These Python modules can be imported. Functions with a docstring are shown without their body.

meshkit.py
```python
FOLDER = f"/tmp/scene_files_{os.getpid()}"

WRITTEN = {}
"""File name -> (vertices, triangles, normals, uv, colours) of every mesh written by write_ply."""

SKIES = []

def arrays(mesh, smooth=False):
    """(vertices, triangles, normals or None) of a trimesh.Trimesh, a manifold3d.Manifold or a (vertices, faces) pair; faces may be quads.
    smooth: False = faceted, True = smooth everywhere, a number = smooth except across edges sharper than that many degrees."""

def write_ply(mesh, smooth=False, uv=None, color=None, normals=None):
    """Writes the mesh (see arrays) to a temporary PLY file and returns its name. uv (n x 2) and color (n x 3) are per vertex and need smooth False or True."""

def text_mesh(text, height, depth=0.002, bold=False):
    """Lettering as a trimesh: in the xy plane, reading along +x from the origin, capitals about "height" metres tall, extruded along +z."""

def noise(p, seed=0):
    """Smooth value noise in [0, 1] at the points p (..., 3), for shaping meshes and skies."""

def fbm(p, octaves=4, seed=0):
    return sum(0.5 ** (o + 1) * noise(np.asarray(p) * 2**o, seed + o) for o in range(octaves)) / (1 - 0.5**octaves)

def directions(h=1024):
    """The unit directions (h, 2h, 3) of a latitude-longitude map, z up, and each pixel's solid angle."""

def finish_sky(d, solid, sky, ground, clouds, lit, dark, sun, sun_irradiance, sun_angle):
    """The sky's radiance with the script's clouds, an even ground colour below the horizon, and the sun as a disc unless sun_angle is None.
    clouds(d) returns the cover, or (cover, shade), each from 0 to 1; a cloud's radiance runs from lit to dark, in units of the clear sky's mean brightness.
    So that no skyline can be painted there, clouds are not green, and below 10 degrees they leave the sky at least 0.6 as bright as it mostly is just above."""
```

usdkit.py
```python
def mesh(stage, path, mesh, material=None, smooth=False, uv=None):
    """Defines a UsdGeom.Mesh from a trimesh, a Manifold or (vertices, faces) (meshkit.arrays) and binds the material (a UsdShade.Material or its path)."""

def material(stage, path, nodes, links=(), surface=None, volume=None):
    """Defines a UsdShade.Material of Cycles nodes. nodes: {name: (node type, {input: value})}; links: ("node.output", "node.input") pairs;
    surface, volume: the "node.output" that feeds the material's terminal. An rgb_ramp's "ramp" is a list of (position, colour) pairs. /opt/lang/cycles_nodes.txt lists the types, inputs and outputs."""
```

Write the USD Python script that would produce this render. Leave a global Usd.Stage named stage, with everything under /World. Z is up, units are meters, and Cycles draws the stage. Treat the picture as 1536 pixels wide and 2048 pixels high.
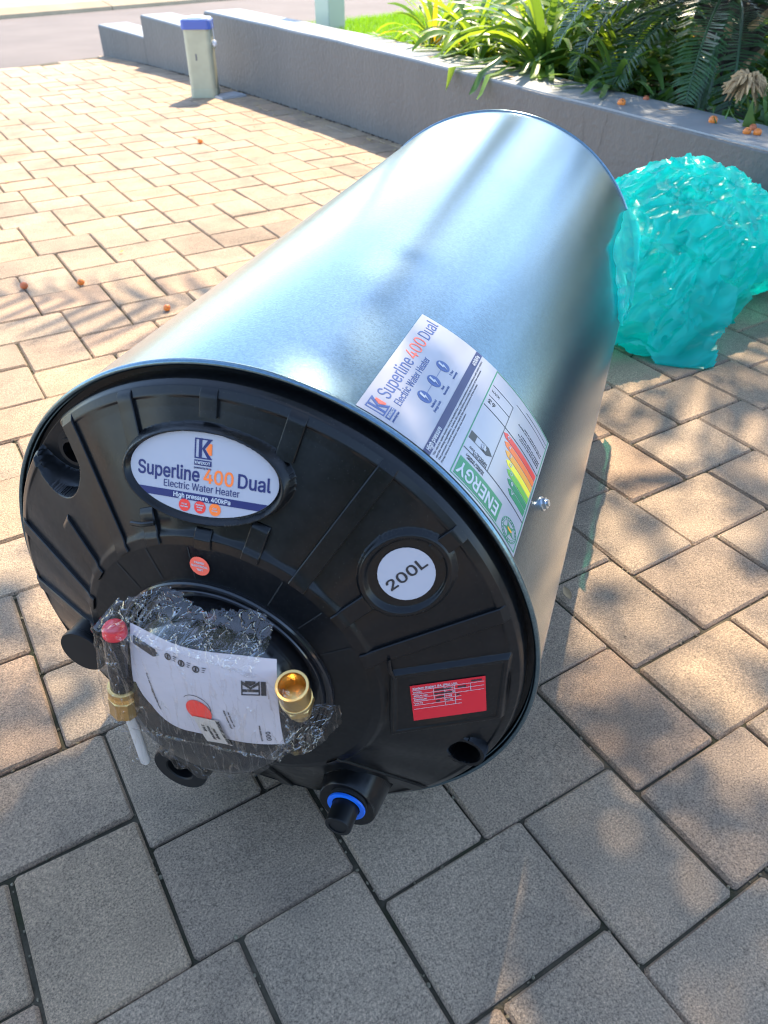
import math
import numpy as np
import trimesh
import usdkit
import meshkit
from shapely.geometry import Polygon, Point
from pxr import Usd, UsdGeom, UsdLux, UsdShade, Gf, Sdf

stage = Usd.Stage.CreateInMemory()
UsdGeom.SetStageUpAxis(stage, "Z")
UsdGeom.SetStageMetersPerUnit(stage, 1.0)
WORLD = UsdGeom.Xform.Define(stage, "/World")
stage.DefinePrim("/World/Looks", "Scope")

# ------------------------------------------------------------------ camera, sky, sun
EXPOSURE = 2.08
SUN_INTENSITY = 0.86
SKY_STRENGTH = 0.15
CAM_POS = (0.33405, -0.475148, 0.883634)
CAM_AXES = ((0.852913, -0.522028, -0.00512), (0.320024, 0.515071, 0.795164), (-0.412461, -0.679844, 0.606373))
cam = UsdGeom.Camera.Define(stage, "/World/camera")
m4 = Gf.Matrix4d(1.0)
for i, ax in enumerate(CAM_AXES):
    m4.SetRow(i, Gf.Vec4d(*ax, 0))
m4.SetRow(3, Gf.Vec4d(*CAM_POS, 1))
cam.AddTransformOp().Set(m4)
cam.CreateHorizontalApertureAttr(24.0)
cam.CreateVerticalApertureAttr(32.0)
cam.CreateFocalLengthAttr(24.0 * 1561.96 / 1536.0)
cam.CreateClippingRangeAttr(Gf.Vec2f(0.02, 2000.0))
cam.CreateFStopAttr(9.0)
cam.CreateFocusDistanceAttr(0.92)
cam.CreateExposureAttr(EXPOSURE)

SUN = np.array([0.54, 0.54, 1.0])
SUN = SUN / np.linalg.norm(SUN)
SUN_EL = math.asin(SUN[2])
SUN_ROT = math.atan2(SUN[0], SUN[1])
usdkit.material(stage, "/World/Looks/sky_light", {
    "sky": ("sky_texture", {"sky_type": "single_scattering", "sun_disc": False, "sun_elevation": SUN_EL, "sun_rotation": SUN_ROT,
                            "air_density": 1.0, "aerosol_density": 0.6, "ozone_density": 1.0}),
    "bg": ("background_shader", {"strength": SKY_STRENGTH})}, [("sky.color", "bg.color")], surface="bg.background")
dome = UsdLux.DomeLight.Define(stage, "/World/sky")
dome.CreateIntensityAttr(1.0)
UsdShade.MaterialBindingAPI.Apply(dome.GetPrim()).Bind(UsdShade.Material.Get(stage, "/World/Looks/sky_light"))
dome.GetPrim().SetCustomDataByKey("kind", "structure")
sun = UsdLux.DistantLight.Define(stage, "/World/sun")
sun.CreateIntensityAttr(SUN_INTENSITY)
sun.CreateNormalizeAttr(True)
sun.CreateAngleAttr(0.55)
sun.CreateColorAttr(Gf.Vec3f(1.0, 0.85, 0.64))
zax = SUN
xax = np.cross([0, 0, 1.0], zax); xax /= np.linalg.norm(xax)
yax = np.cross(zax, xax)
ms = Gf.Matrix4d(1.0)
for i, ax in enumerate((xax, yax, zax)):
    ms.SetRow(i, Gf.Vec4d(*map(float, ax), 0))
sun.AddTransformOp().Set(ms)

# ------------------------------------------------------------------ helpers
rng = np.random.default_rng(7)
used = {}


def numbered(path):
    n = used.get(path, 0)
    used[path] = n + 1
    return path if n == 0 else "%s_%03d" % (path, n)


def tag(prim, label=None, category=None, group=None, kind=None):
    for k, v in (("label", label), ("category", category), ("group", group), ("kind", kind)):
        if v:
            prim.SetCustomDataByKey(k, v)
    return prim


def thing(name, label=None, category=None, group=None, kind=None, loc=(0, 0, 0), rotz=0.0, parent="/World"):
    x = UsdGeom.Xform.Define(stage, numbered(parent + "/" + name))
    x.AddTranslateOp().Set(Gf.Vec3d(*map(float, loc)))
    if rotz:
        x.AddRotateZOp().Set(float(rotz))
    tag(x.GetPrim(), label, category, group, kind)
    return str(x.GetPath())


def obj(name, mesh, mat, parent="/World", smooth=False, label=None, category=None, group=None, kind=None):
    p = numbered(parent + "/" + name)
    m = usdkit.mesh(stage, p, mesh, M[mat], smooth=smooth)
    tag(m.GetPrim(), label, category, group, kind)
    return p


class MB:
    """collects pieces into one mesh"""
    def __init__(self):
        self.v, self.f, self.n = [], [], 0

    def add(self, v, f):
        v = np.asarray(v, float); f = np.asarray(f, int)
        if f.shape[1] == 4:
            f = np.vstack([f[:, [0, 1, 2]], f[:, [0, 2, 3]]])
        self.v.append(v); self.f.append(f + self.n); self.n += len(v)
        return self

    def tm(self, m):
        return self.add(m.vertices, m.faces)

    def get(self):
        return trimesh.Trimesh(np.vstack(self.v), np.vstack(self.f), process=False)


def grid_faces(nu, nv, close=False):
    """faces of a (nu x nv) vertex grid, row major; close joins the last column to the first"""
    i, j = np.meshgrid(np.arange(nu - 1), np.arange(nv if close else nv - 1), indexing="ij")
    j2 = (j + 1) % nv
    return np.stack([i * nv + j, i * nv + j2, (i + 1) * nv + j2, (i + 1) * nv + j], -1).reshape(-1, 4)


def tube(points, radii, sides=10, caps=True):
    p = np.asarray(points, float)
    t = np.gradient(p, axis=0); t /= np.linalg.norm(t, axis=1, keepdims=True) + 1e-12
    ref = np.array([0, 0, 1.0]) if abs(t[0, 2]) < 0.9 else np.array([1.0, 0, 0])
    a = np.cross(t, ref); a /= np.linalg.norm(a, axis=1, keepdims=True) + 1e-12
    b = np.cross(t, a)
    ang = np.arange(sides) * 2 * np.pi / sides
    r = np.broadcast_to(radii, (len(p),))
    v = p[:, None] + r[:, None, None] * (np.cos(ang)[None, :, None] * a[:, None] + np.sin(ang)[None, :, None] * b[:, None])
    v = v.reshape(-1, 3); f = grid_faces(len(p), sides, True)
    f = np.vstack([f[:, [0, 1, 2]], f[:, [0, 2, 3]]])
    if caps:
        n = len(v)
        v = np.vstack([v, p[:1], p[-1:]])
        k = np.arange(sides); e = (len(p) - 1) * sides
        f = np.vstack([f, np.stack([np.full(sides, n), (k + 1) % sides, k], 1), np.stack([np.full(sides, n + 1), e + k, e + (k + 1) % sides], 1)])
    return trimesh.Trimesh(v, f, process=False)


def lathe(profile, n=48, axis="z", center=(0, 0, 0)):
    """profile: (radius, height) pairs. axis z: height along z; axis d: height along -y (towards the viewer of the heater's face)."""
    pr = np.asarray(profile, float); th = np.arange(n) * 2 * np.pi / n
    c, s = np.cos(th), np.sin(th)
    R, H = pr[:, 0][:, None], np.broadcast_to(pr[:, 1][:, None], (len(pr), n))
    if axis == "z":
        v = np.stack([R * c, R * s, H], -1)
    else:
        v = np.stack([R * c, -H, R * s], -1)
    v = v.reshape(-1, 3) + np.asarray(center, float)
    return trimesh.Trimesh(v, np.vstack([(q := grid_faces(len(pr), n, True))[:, [0, 1, 2]], q[:, [0, 2, 3]]]), process=False)


def box(x0, x1, y0, y1, z0, z1, ch=0.0):
    if ch <= 0:
        b = trimesh.creation.box([x1 - x0, y1 - y0, z1 - z0]); b.apply_translation([(x0 + x1) / 2, (y0 + y1) / 2, (z0 + z1) / 2]); return b
    pts = []
    for sx in (0, 1):
        for sy in (0, 1):
            for sz in (0, 1):
                c = np.array([(x0, x1)[sx], (y0, y1)[sy], (z0, z1)[sz]]); d = np.array([1 - 2 * sx, 1 - 2 * sy, 1 - 2 * sz]) * ch
                for k in range(3):
                    e = d.copy(); e[k] = 0; pts.append(c + e)
    return trimesh.convex.convex_hull(np.array(pts))


def sstep(a, b, x):
    t = np.clip((x - a) / (b - a), 0, 1)
    return t * t * (3 - 2 * t)


# ------------------------------------------------------------------ materials
M = {}


def mat(name, nodes, links, surface="p.BSDF", volume=None):
    M[name] = usdkit.material(stage, "/World/Looks/" + name, nodes, links, surface=surface, volume=volume)


def plain(name, col, rough=0.5, metal=0.0, spec=0.5, coat=0.0, vary=0.0, vscale=30.0, bump=0.0, bscale=300.0, bdist=0.001):
    nodes = {"p": ("principled_bsdf", {"base_color": col, "roughness": rough, "metallic": metal, "specular_ior_level": spec, "coat_weight": coat})}
    links = []
    nodes["g"] = ("geometry", {})
    if vary:
        nodes["n"] = ("noise_texture", {"scale": vscale, "detail": 5.0, "roughness": 0.6})
        nodes["r"] = ("rgb_ramp", {"ramp": [(0.3, tuple(c * (1 - vary) for c in col)), (0.7, tuple(min(1, c * (1 + vary)) for c in col))]})
        links += [("g.position", "n.vector"), ("n.fac", "r.fac"), ("r.color", "p.base_color")]
    if bump:
        nodes["bn"] = ("noise_texture", {"scale": bscale, "detail": 4.0, "roughness": 0.6})
        nodes["b"] = ("bump", {"strength": bump, "distance": bdist})
        links += [("g.position", "bn.vector"), ("bn.fac", "b.height"), ("b.normal", "p.normal")]
    mat(name, nodes, links)


def paver_mat(name, tint):
    c = np.array([0.455, 0.332, 0.226]) * tint
    dark = tuple(c * 0.74 * np.array([0.97, 1.0, 1.04])); lite = tuple(np.minimum(1, c * 1.12))
    mat(name, {
        "g": ("geometry", {}),
        "blotch": ("noise_texture", {"scale": 5.0, "detail": 6.0, "roughness": 0.72}),
        "ramp": ("rgb_ramp", {"ramp": [(0.32, dark), (0.52, tuple(c)), (0.72, lite)]}),
        "stain": ("noise_texture", {"scale": 1.7, "detail": 8.0, "roughness": 0.62, "distortion": 0.4}),
        "stramp": ("rgb_ramp", {"ramp": [(0.30, (0.72, 0.73, 0.74)), (0.46, (1, 1, 1)), (0.62, (1, 1, 1)), (0.75, (1.08, 1.0, 0.93))]}),
        "grain": ("noise_texture", {"scale": 420.0, "detail": 3.0, "roughness": 0.75}),
        "gramp": ("rgb_ramp", {"ramp": [(0.3, (0.38, 0.38, 0.38)), (0.5, (0.98, 0.98, 0.98)), (0.7, (1.6, 1.58, 1.52))]}),
        "pit": ("noise_texture", {"scale": 75.0, "detail": 5.0, "roughness": 0.7}),
        "piramp": ("rgb_ramp", {"ramp": [(0.28, (0.45, 0.45, 0.45)), (0.38, (1, 1, 1)), (0.66, (1, 1, 1)), (0.76, (1.3, 1.26, 1.2))]}),
        "speck": ("voronoi_texture", {"scale": 210.0, "randomness": 1.0}),
        "sramp": ("rgb_ramp", {"ramp": [(0.0, (1.7, 1.6, 1.5)), (0.1, (1.3, 1.25, 1.2)), (0.17, (1, 1, 1)), (1.0, (0.95, 0.95, 0.95))]}),
        "m1": ("mix", {"mix_type": "multiply", "fac": 1.0}),
        "m2": ("mix", {"mix_type": "multiply", "fac": 0.6}),
        "m3": ("mix", {"mix_type": "multiply", "fac": 0.9}),
        "m4": ("mix", {"mix_type": "multiply", "fac": 0.8}),
        "bn": ("noise_texture", {"scale": 290.0, "detail": 6.0, "roughness": 0.75}),
        "b": ("bump", {"strength": 1.0, "distance": 0.007}),
        "p": ("principled_bsdf", {"roughness": 0.88, "specular_ior_level": 0.3})},
        [("g.position", "blotch.vector"), ("blotch.fac", "ramp.fac"), ("g.position", "grain.vector"), ("grain.fac", "gramp.fac"),
         ("g.position", "stain.vector"), ("stain.fac", "stramp.fac"), ("g.position", "pit.vector"), ("pit.fac", "piramp.fac"),
         ("g.position", "speck.vector"), ("speck.distance", "sramp.fac"),
         ("ramp.color", "m1.color1"), ("gramp.color", "m1.color2"), ("m1.color", "m2.color1"), ("sramp.color", "m2.color2"),
         ("m2.color", "m3.color1"), ("stramp.color", "m3.color2"), ("m3.color", "m4.color1"), ("piramp.color", "m4.color2"), ("m4.color", "p.base_color"),
         ("g.position", "bn.vector"), ("bn.fac", "b.height"), ("b.normal", "p.normal")])


PAVER_MATS = []
for i, t in enumerate(([1, 1, 1], [1.06, 1.03, 0.98], [0.93, 0.93, 0.94], [1.05, 0.98, 0.95], [0.98, 1.0, 1.02], [0.87, 0.87, 0.89])):
    paver_mat("paver_concrete_%d" % i, np.array(t)); PAVER_MATS.append("paver_concrete_%d" % i)

mat("joint_sand", {"g": ("geometry", {}), "n": ("noise_texture", {"scale": 7.0, "detail": 6.0, "roughness": 0.7}),
                   "r": ("rgb_ramp", {"ramp": [(0.34, (0.05, 0.058, 0.025)), (0.48, (0.085, 0.074, 0.05)), (0.7, (0.17, 0.14, 0.095))]}),
                   "bn": ("noise_texture", {"scale": 400.0, "detail": 4.0, "roughness": 0.7}), "b": ("bump", {"strength": 1.0, "distance": 0.006}),
                   "p": ("principled_bsdf", {"roughness": 0.95, "specular_ior_level": 0.2})},
    [("g.position", "n.vector"), ("n.fac", "r.fac"), ("r.color", "p.base_color"), ("g.position", "bn.vector"), ("bn.fac", "b.height"), ("b.normal", "p.normal")])
plain("earth", (0.05, 0.035, 0.022), 0.95, vary=0.4, vscale=25, bump=0.8, bscale=60, bdist=0.03)
plain("asphalt", (0.115, 0.096, 0.088), 0.9, vary=0.15, vscale=1.1, bump=0.5, bscale=150, bdist=0.006)
plain("kerb_concrete", (0.28, 0.225, 0.15), 0.9, vary=0.15, vscale=3)
plain("kerb_grey", (0.3, 0.3, 0.31), 0.9, vary=0.1, vscale=3)
plain("white_paint", (0.8, 0.8, 0.78), 0.6)
plain("dry_ground", (0.12, 0.11, 0.06), 0.95, vary=0.4, vscale=0.4)
mat("cap_black", {
    "g": ("geometry", {}),
    "n": ("noise_texture", {"scale": 900.0, "detail": 3.0, "roughness": 0.6}),
    "b": ("bump", {"strength": 0.07, "distance": 0.0004}),
    "n2": ("noise_texture", {"scale": 11.0, "detail": 7.0, "roughness": 0.7}),
    "rr": ("rgb_ramp", {"ramp": [(0.35, (0.22, 0.22, 0.22)), (0.65, (0.36, 0.36, 0.36))]}),
    "n3": ("noise_texture", {"scale": 700.0, "detail": 2.0}),
    "dr": ("rgb_ramp", {"ramp": [(0.0, (0.0022, 0.0024, 0.0027)), (0.66, (0.0022, 0.0024, 0.0027)), (0.74, (0.02, 0.019, 0.017)), (1.0, (0.05, 0.047, 0.042))]}),
    "p": ("principled_bsdf", {"specular_ior_level": 0.32})},
    [("g.position", "n.vector"), ("n.fac", "b.height"), ("b.normal", "p.normal"), ("g.position", "n2.vector"), ("n2.fac", "rr.fac"), ("rr.color", "p.roughness"),
     ("g.position", "n3.vector"), ("n3.fac", "dr.fac"), ("dr.color", "p.base_color")])
plain("cap_black_matte", (0.003, 0.0033, 0.0036), 0.42, spec=0.28, bump=0.08, bscale=900, bdist=0.0005)
plain("gloss_black", (0.008, 0.008, 0.009), 0.09, spec=0.6)
plain("hole_black", (0.003, 0.003, 0.003), 0.8)
plain("plug_blue", (0.01, 0.13, 0.62), 0.35)
plain("red_plastic", (0.55, 0.02, 0.03), 0.3)
plain("grey_plastic", (0.45, 0.41, 0.38), 0.4)
plain("label_white", (0.33, 0.32, 0.35), 0.3, coat=0.12)
plain("notice_paper", (0.44, 0.38, 0.33), 0.6)
plain("paper_white", (0.45, 0.405, 0.425), 0.6, bump=0.15, bscale=60, bdist=0.002)
plain("ink_navy", (0.008, 0.012, 0.075), 0.35)
plain("ink_black", (0.012, 0.012, 0.014), 0.4)
plain("ink_grey", (0.09, 0.09, 0.1), 0.5)
plain("ink_blue", (0.03, 0.07, 0.22), 0.4)
plain("ink_orange", (0.85, 0.16, 0.02), 0.4)
plain("ink_red", (0.72, 0.03, 0.02), 0.4)
plain("ink_white", (0.46, 0.46, 0.48), 0.4)
plain("ink_green", (0.0, 0.19, 0.07), 0.4)
plain("ink_leaf", (0.13, 0.4, 0.04), 0.4)
plain("ink_yellow", (0.85, 0.72, 0.02), 0.4)
plain("ink_amber", (0.82, 0.33, 0.02), 0.4)
plain("ink_salmon", (0.8, 0.12, 0.07), 0.4)
plain("plate_red", (0.5, 0.008, 0.02), 0.4)
plain("post_paint", (0.42, 0.41, 0.33), 0.45)
plain("bollard_grey", (0.3, 0.3, 0.215), 0.6, vary=0.12, vscale=8)
plain("bollard_blue", (0.05, 0.085, 0.3), 0.45)
plain("bollard_lid", (0.5, 0.53, 0.57), 0.45)
plain("fruit_skin", (0.55, 0.15, 0.02), 0.45, vary=0.25, vscale=40, bump=0.3, bscale=200, bdist=0.002)
plain("fruit_brown", (0.35, 0.09, 0.03), 0.6, vary=0.25, vscale=40)
plain("dry_husk", (0.33, 0.215, 0.11), 0.85, vary=0.3, vscale=30)
plain("bark", (0.035, 0.026, 0.018), 0.9, vary=0.5, vscale=25, bump=0.9, bscale=30, bdist=0.02)
plain("petiole", (0.1, 0.12, 0.03), 0.5)
plain("debris", (0.42, 0.32, 0.17), 0.9)
plain("debris_dark", (0.16, 0.135, 0.085), 0.95, vary=0.6, vscale=90)

mat("brass", {"g": ("geometry", {}), "n": ("noise_texture", {"scale": 200.0, "detail": 3.0}), "b": ("bump", {"strength": 0.2, "distance": 0.0008}),
              "p": ("principled_bsdf", {"base_color": (0.72, 0.47, 0.17), "metallic": 1.0, "roughness": 0.27})},
    [("g.position", "n.vector"), ("n.fac", "b.height"), ("b.normal", "p.normal")])
mat("zinc_bolt", {"p": ("principled_bsdf", {"base_color": (0.62, 0.68, 0.72), "metallic": 1.0, "roughness": 0.25})}, [])
mat("galvanised_steel", {
    "g": ("geometry", {}),
    "sp": ("voronoi_texture", {"scale": 560.0, "randomness": 1.0}),
    "spr": ("rgb_ramp", {"ramp": [(0.0, (0.115, 0.178, 0.222)), (1.0, (0.155, 0.235, 0.288))]}),
    "n": ("noise_texture", {"scale": 480.0, "detail": 3.0, "roughness": 0.7}),
    "b": ("bump", {"strength": 0.22, "distance": 0.0007}),
    "sep": ("separate_color", {}),
    "p": ("principled_bsdf", {"metallic": 1.0, "roughness": 0.215})},
    [("g.position", "sp.vector"), ("sp.color", "sep.color"), ("sep.r", "spr.fac"), ("spr.color", "p.base_color"),
     ("g.position", "n.vector"), ("n.fac", "b.height"), ("b.normal", "p.normal")])

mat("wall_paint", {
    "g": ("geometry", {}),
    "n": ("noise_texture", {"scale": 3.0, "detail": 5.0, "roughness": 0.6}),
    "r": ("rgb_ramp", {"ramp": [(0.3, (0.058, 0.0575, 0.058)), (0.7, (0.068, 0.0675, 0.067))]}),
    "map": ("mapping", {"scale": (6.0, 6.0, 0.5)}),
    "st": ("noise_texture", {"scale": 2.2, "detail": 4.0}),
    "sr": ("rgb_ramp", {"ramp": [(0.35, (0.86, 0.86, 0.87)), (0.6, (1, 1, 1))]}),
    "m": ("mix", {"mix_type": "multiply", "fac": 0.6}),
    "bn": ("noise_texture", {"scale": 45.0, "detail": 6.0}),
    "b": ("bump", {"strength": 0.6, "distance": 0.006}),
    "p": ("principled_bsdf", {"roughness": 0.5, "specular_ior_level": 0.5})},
    [("g.position", "n.vector"), ("n.fac", "r.fac"), ("g.position", "map.vector"), ("map.vector", "st.vector"), ("st.fac", "sr.fac"),
     ("r.color", "m.color1"), ("sr.color", "m.color2"), ("m.color", "p.base_color"), ("g.position", "bn.vector"), ("bn.fac", "b.height"), ("b.normal", "p.normal")])


def leaf_mat(name, col, trans=0.35, rough=0.35, vary=0.35, vscale=14.0, tcol=None):
    tcol = tcol or (min(1, col[0] * 2.2 + 0.02), min(1, col[1] * 1.8), col[2] * 0.7)
    mat(name, {"g": ("geometry", {}), "n": ("noise_texture", {"scale": vscale, "detail": 3.0}),
               "r": ("rgb_ramp", {"ramp": [(0.3, tuple(c * (1 - vary) for c in col)), (0.7, tuple(c * (1 + vary) for c in col))]}),
               "p": ("principled_bsdf", {"roughness": rough}), "t": ("translucent_bsdf", {"color": tcol}), "mx": ("mix_closure", {"fac": trans})},
        [("g.position", "n.vector"), ("n.fac", "r.fac"), ("r.color", "p.base_color"), ("p.BSDF", "mx.closure1"), ("t.BSDF", "mx.closure2")], surface="mx.closure")


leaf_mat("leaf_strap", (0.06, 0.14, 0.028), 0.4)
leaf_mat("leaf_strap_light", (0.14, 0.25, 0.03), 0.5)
leaf_mat("leaf_yellow", (0.5, 0.3, 0.03), 0.4, vary=0.2)
leaf_mat("leaf_cycad", (0.03, 0.075, 0.032), 0.28, 0.3)
leaf_mat("leaf_broad", (0.06, 0.13, 0.05), 0.35)
leaf_mat("leaf_cover", (0.045, 0.115, 0.025), 0.42)
leaf_mat("leaf_shrub", (0.16, 0.27, 0.02), 0.55)
leaf_mat("leaf_tree", (0.045, 0.085, 0.025), 0.3)
leaf_mat("grass_blade", (0.1, 0.24, 0.015), 0.5, vary=0.25, vscale=6)
plain("turf", (0.09, 0.2, 0.015), 0.9, vary=0.35, vscale=20)

# clear wrap: mostly see-through, with sharp glints from its creases
mat("clear_film", {
    "g": ("geometry", {}),
    "map": ("mapping", {"scale": (95.0, 95.0, 11.0), "rotation": (0.35, 0.25, 0.0)}),
    "n": ("noise_texture", {"scale": 1.0, "detail": 2.5, "roughness": 0.5, "distortion": 0.5}),
    "rp": ("rgb_ramp", {"ramp": [(0.0, (0, 0, 0)), (0.465, (0, 0, 0)), (0.5, (1, 1, 1)), (0.535, (0, 0, 0)), (1.0, (0, 0, 0))]}),
    "map2": ("mapping", {"scale": (60.0, 60.0, 100.0), "rotation": (0.9, 0.3, 0.5)}),
    "n2": ("noise_texture", {"scale": 1.0, "detail": 2.0, "roughness": 0.5, "distortion": 1.5}),
    "rp2": ("rgb_ramp", {"ramp": [(0.0, (0, 0, 0)), (0.6, (0, 0, 0)), (0.64, (1, 1, 1)), (0.68, (0, 0, 0)), (1.0, (0, 0, 0))]}),
    "ad": ("mix", {"mix_type": "add", "fac": 0.1}),
    "b": ("bump", {"strength": 0.7, "distance": 0.003}),
    "t": ("transparent_bsdf", {"color": (0.96, 0.96, 0.96)}),
    "gl": ("glossy_bsdf", {"color": (1.0, 1.0, 1.0), "roughness": 0.045}),
    "lw": ("layer_weight", {"blend": 0.5}),
    "pw": ("math", {"math_type": "power", "value2": 3.0}),
    "ma": ("math", {"math_type": "multiply_add", "value2": 0.26, "value3": 0.045}),
    "cr": ("separate_color", {}),
    "ma2": ("math", {"math_type": "multiply_add", "value2": 0.24}),
    "mx": ("mix_closure", {})},
    [("g.position", "map.vector"), ("map.vector", "n.vector"), ("n.fac", "rp.fac"), ("g.position", "map2.vector"), ("map2.vector", "n2.vector"), ("n2.fac", "rp2.fac"),
     ("rp.color", "ad.color1"), ("rp2.color", "ad.color2"), ("ad.color", "cr.color"), ("cr.r", "b.height"), ("b.normal", "gl.normal"),
     ("lw.facing", "pw.value1"), ("pw.value", "ma.value1"), ("cr.r", "ma2.value1"), ("ma.value", "ma2.value3"), ("ma2.value", "mx.fac"),
     ("t.BSDF", "mx.closure1"), ("gl.BSDF", "mx.closure2")], surface="mx.closure")
# turquoise plastic film of the bag
mat("bag_film", {
    "g": ("geometry", {}),
    "map": ("mapping", {"scale": (7.0, 34.0, 34.0), "rotation": (0.2, 0.5, 0.6)}),
    "n": ("noise_texture", {"scale": 1.0, "detail": 5.0, "roughness": 0.6, "distortion": 0.6}),
    "b": ("bump", {"strength": 0.3, "distance": 0.008}),
    "t": ("transparent_bsdf", {"color": (0.05, 0.84, 0.78)}),
    "tl": ("translucent_bsdf", {"color": (0.01, 0.7, 0.64)}),
    "d": ("diffuse_bsdf", {"color": (0.0, 0.5, 0.46)}),
    "gl": ("glossy_bsdf", {"color": (0.85, 1.0, 1.0), "roughness": 0.27}),
    "lw": ("layer_weight", {"blend": 0.5}),
    "pw": ("math", {"math_type": "power", "value2": 3.0}),
    "ma": ("math", {"math_type": "multiply_add", "value2": 0.2, "value3": 0.016}),
    "m1": ("mix_closure", {"fac": 0.66}), "m2": ("mix_closure", {"fac": 0.7}), "m3": ("mix_closure", {})},
    [("g.position", "map.vector"), ("map.vector", "n.vector"), ("n.fac", "b.height"), ("b.normal", "gl.normal"), ("b.normal", "d.normal"), ("b.normal", "tl.normal"),
     ("d.BSDF", "m1.closure1"), ("tl.BSDF", "m1.closure2"), ("t.BSDF", "m2.closure1"), ("m1.closure", "m2.closure2"),
     ("lw.facing", "pw.value1"), ("pw.value", "ma.value1"), ("ma.value", "m3.fac"), ("m2.closure", "m3.closure1"), ("gl.BSDF", "m3.closure2")], surface="m3.closure")

# ------------------------------------------------------------------ ground, road, kerb, lawn
SL = 0.28                       # the street runs at this slope (y over x) to the driveway's paving


def sheet(pts, z):
    pts = np.asarray(pts, float)
    zz = np.full(len(pts), float(z)) if np.ndim(z) == 0 else np.asarray(z, float)
    f = np.array([[0, i, i + 1] for i in range(1, len(pts) - 1)])
    return trimesh.Trimesh(np.c_[pts, zz], f, process=False)


obj("ground", sheet([(-400, -400), (400, -400), (400, 400), (-400, 400)], -0.09), "dry_ground", kind="structure")
near = lambda x: 6.31 + SL * x
far = lambda x: 10.08 + SL * x
obj("road", sheet([(-30, near(-30)), (30, near(30)), (30, far(30)), (-30, far(-30))], -0.02), "asphalt", kind="structure")
kerb = thing("kerb", kind="structure")
for i, x0 in enumerate(np.arange(-8.0, 16.0, 1.6) + 0.25):
    x1 = x0 + 1.588
    grey = abs(x0 - 0.25) < 0.1
    b = MB()
    P = []
    for x in (x0, x1):
        P += [(x, far(x), -0.05), (x, far(x), 0.02), (x - 0.08, far(x) + 0.1, 0.075), (x - 0.36, far(x) + 1.42, 0.16), (x - 0.36, far(x) + 1.42, -0.05)]
    f = [[k, k + 1, 5 + k + 1, 5 + k] for k in range(4)]
    b.add(P, f)
    b.add([P[k] for k in (0, 1, 2, 3, 4)], [[0, 1, 2], [0, 2, 3], [0, 3, 4]]); b.add([P[5 + k] for k in (0, 1, 2, 3, 4)], [[0, 2, 1], [0, 3, 2], [0, 4, 3]])
    obj("kerb_slab", b.get(), "kerb_grey" if grey else "kerb_concrete", kerb)
# rubbed white paint on the grey slab
bl = MB()
for k in range(7):
    a = rng.uniform(0, 6.28, 9); a.sort()
    r = rng.uniform(0.05, 0.12); cx, cy = 1.02 + rng.uniform(-0.16, 0.16), 0.5 + rng.uniform(-0.3, 0.3)
    px = cx + r * np.cos(a) * rng.uniform(0.7, 1.2, 9); py = cy + 2.2 * r * np.sin(a) * rng.uniform(0.7, 1.2, 9)
    bl.add([(x - 0.2 * y, far(x) + 0.1 + y, 0.075 + (y / 1.32) * 0.085 + 0.004 + 0.0006 * k) for x, y in zip(px, py)], [[0, i, i + 1] for i in range(1, 8)])
obj("paint_mark", bl.get(), "white_paint", kerb)
v0 = lambda x: far(x) + 1.5
obj("verge", sheet([(-30, v0(-30)), (30, v0(30)), (30, v0(30) + 60), (-30, v0(-30) + 60)], 0.14), "turf", kind="structure")


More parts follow.
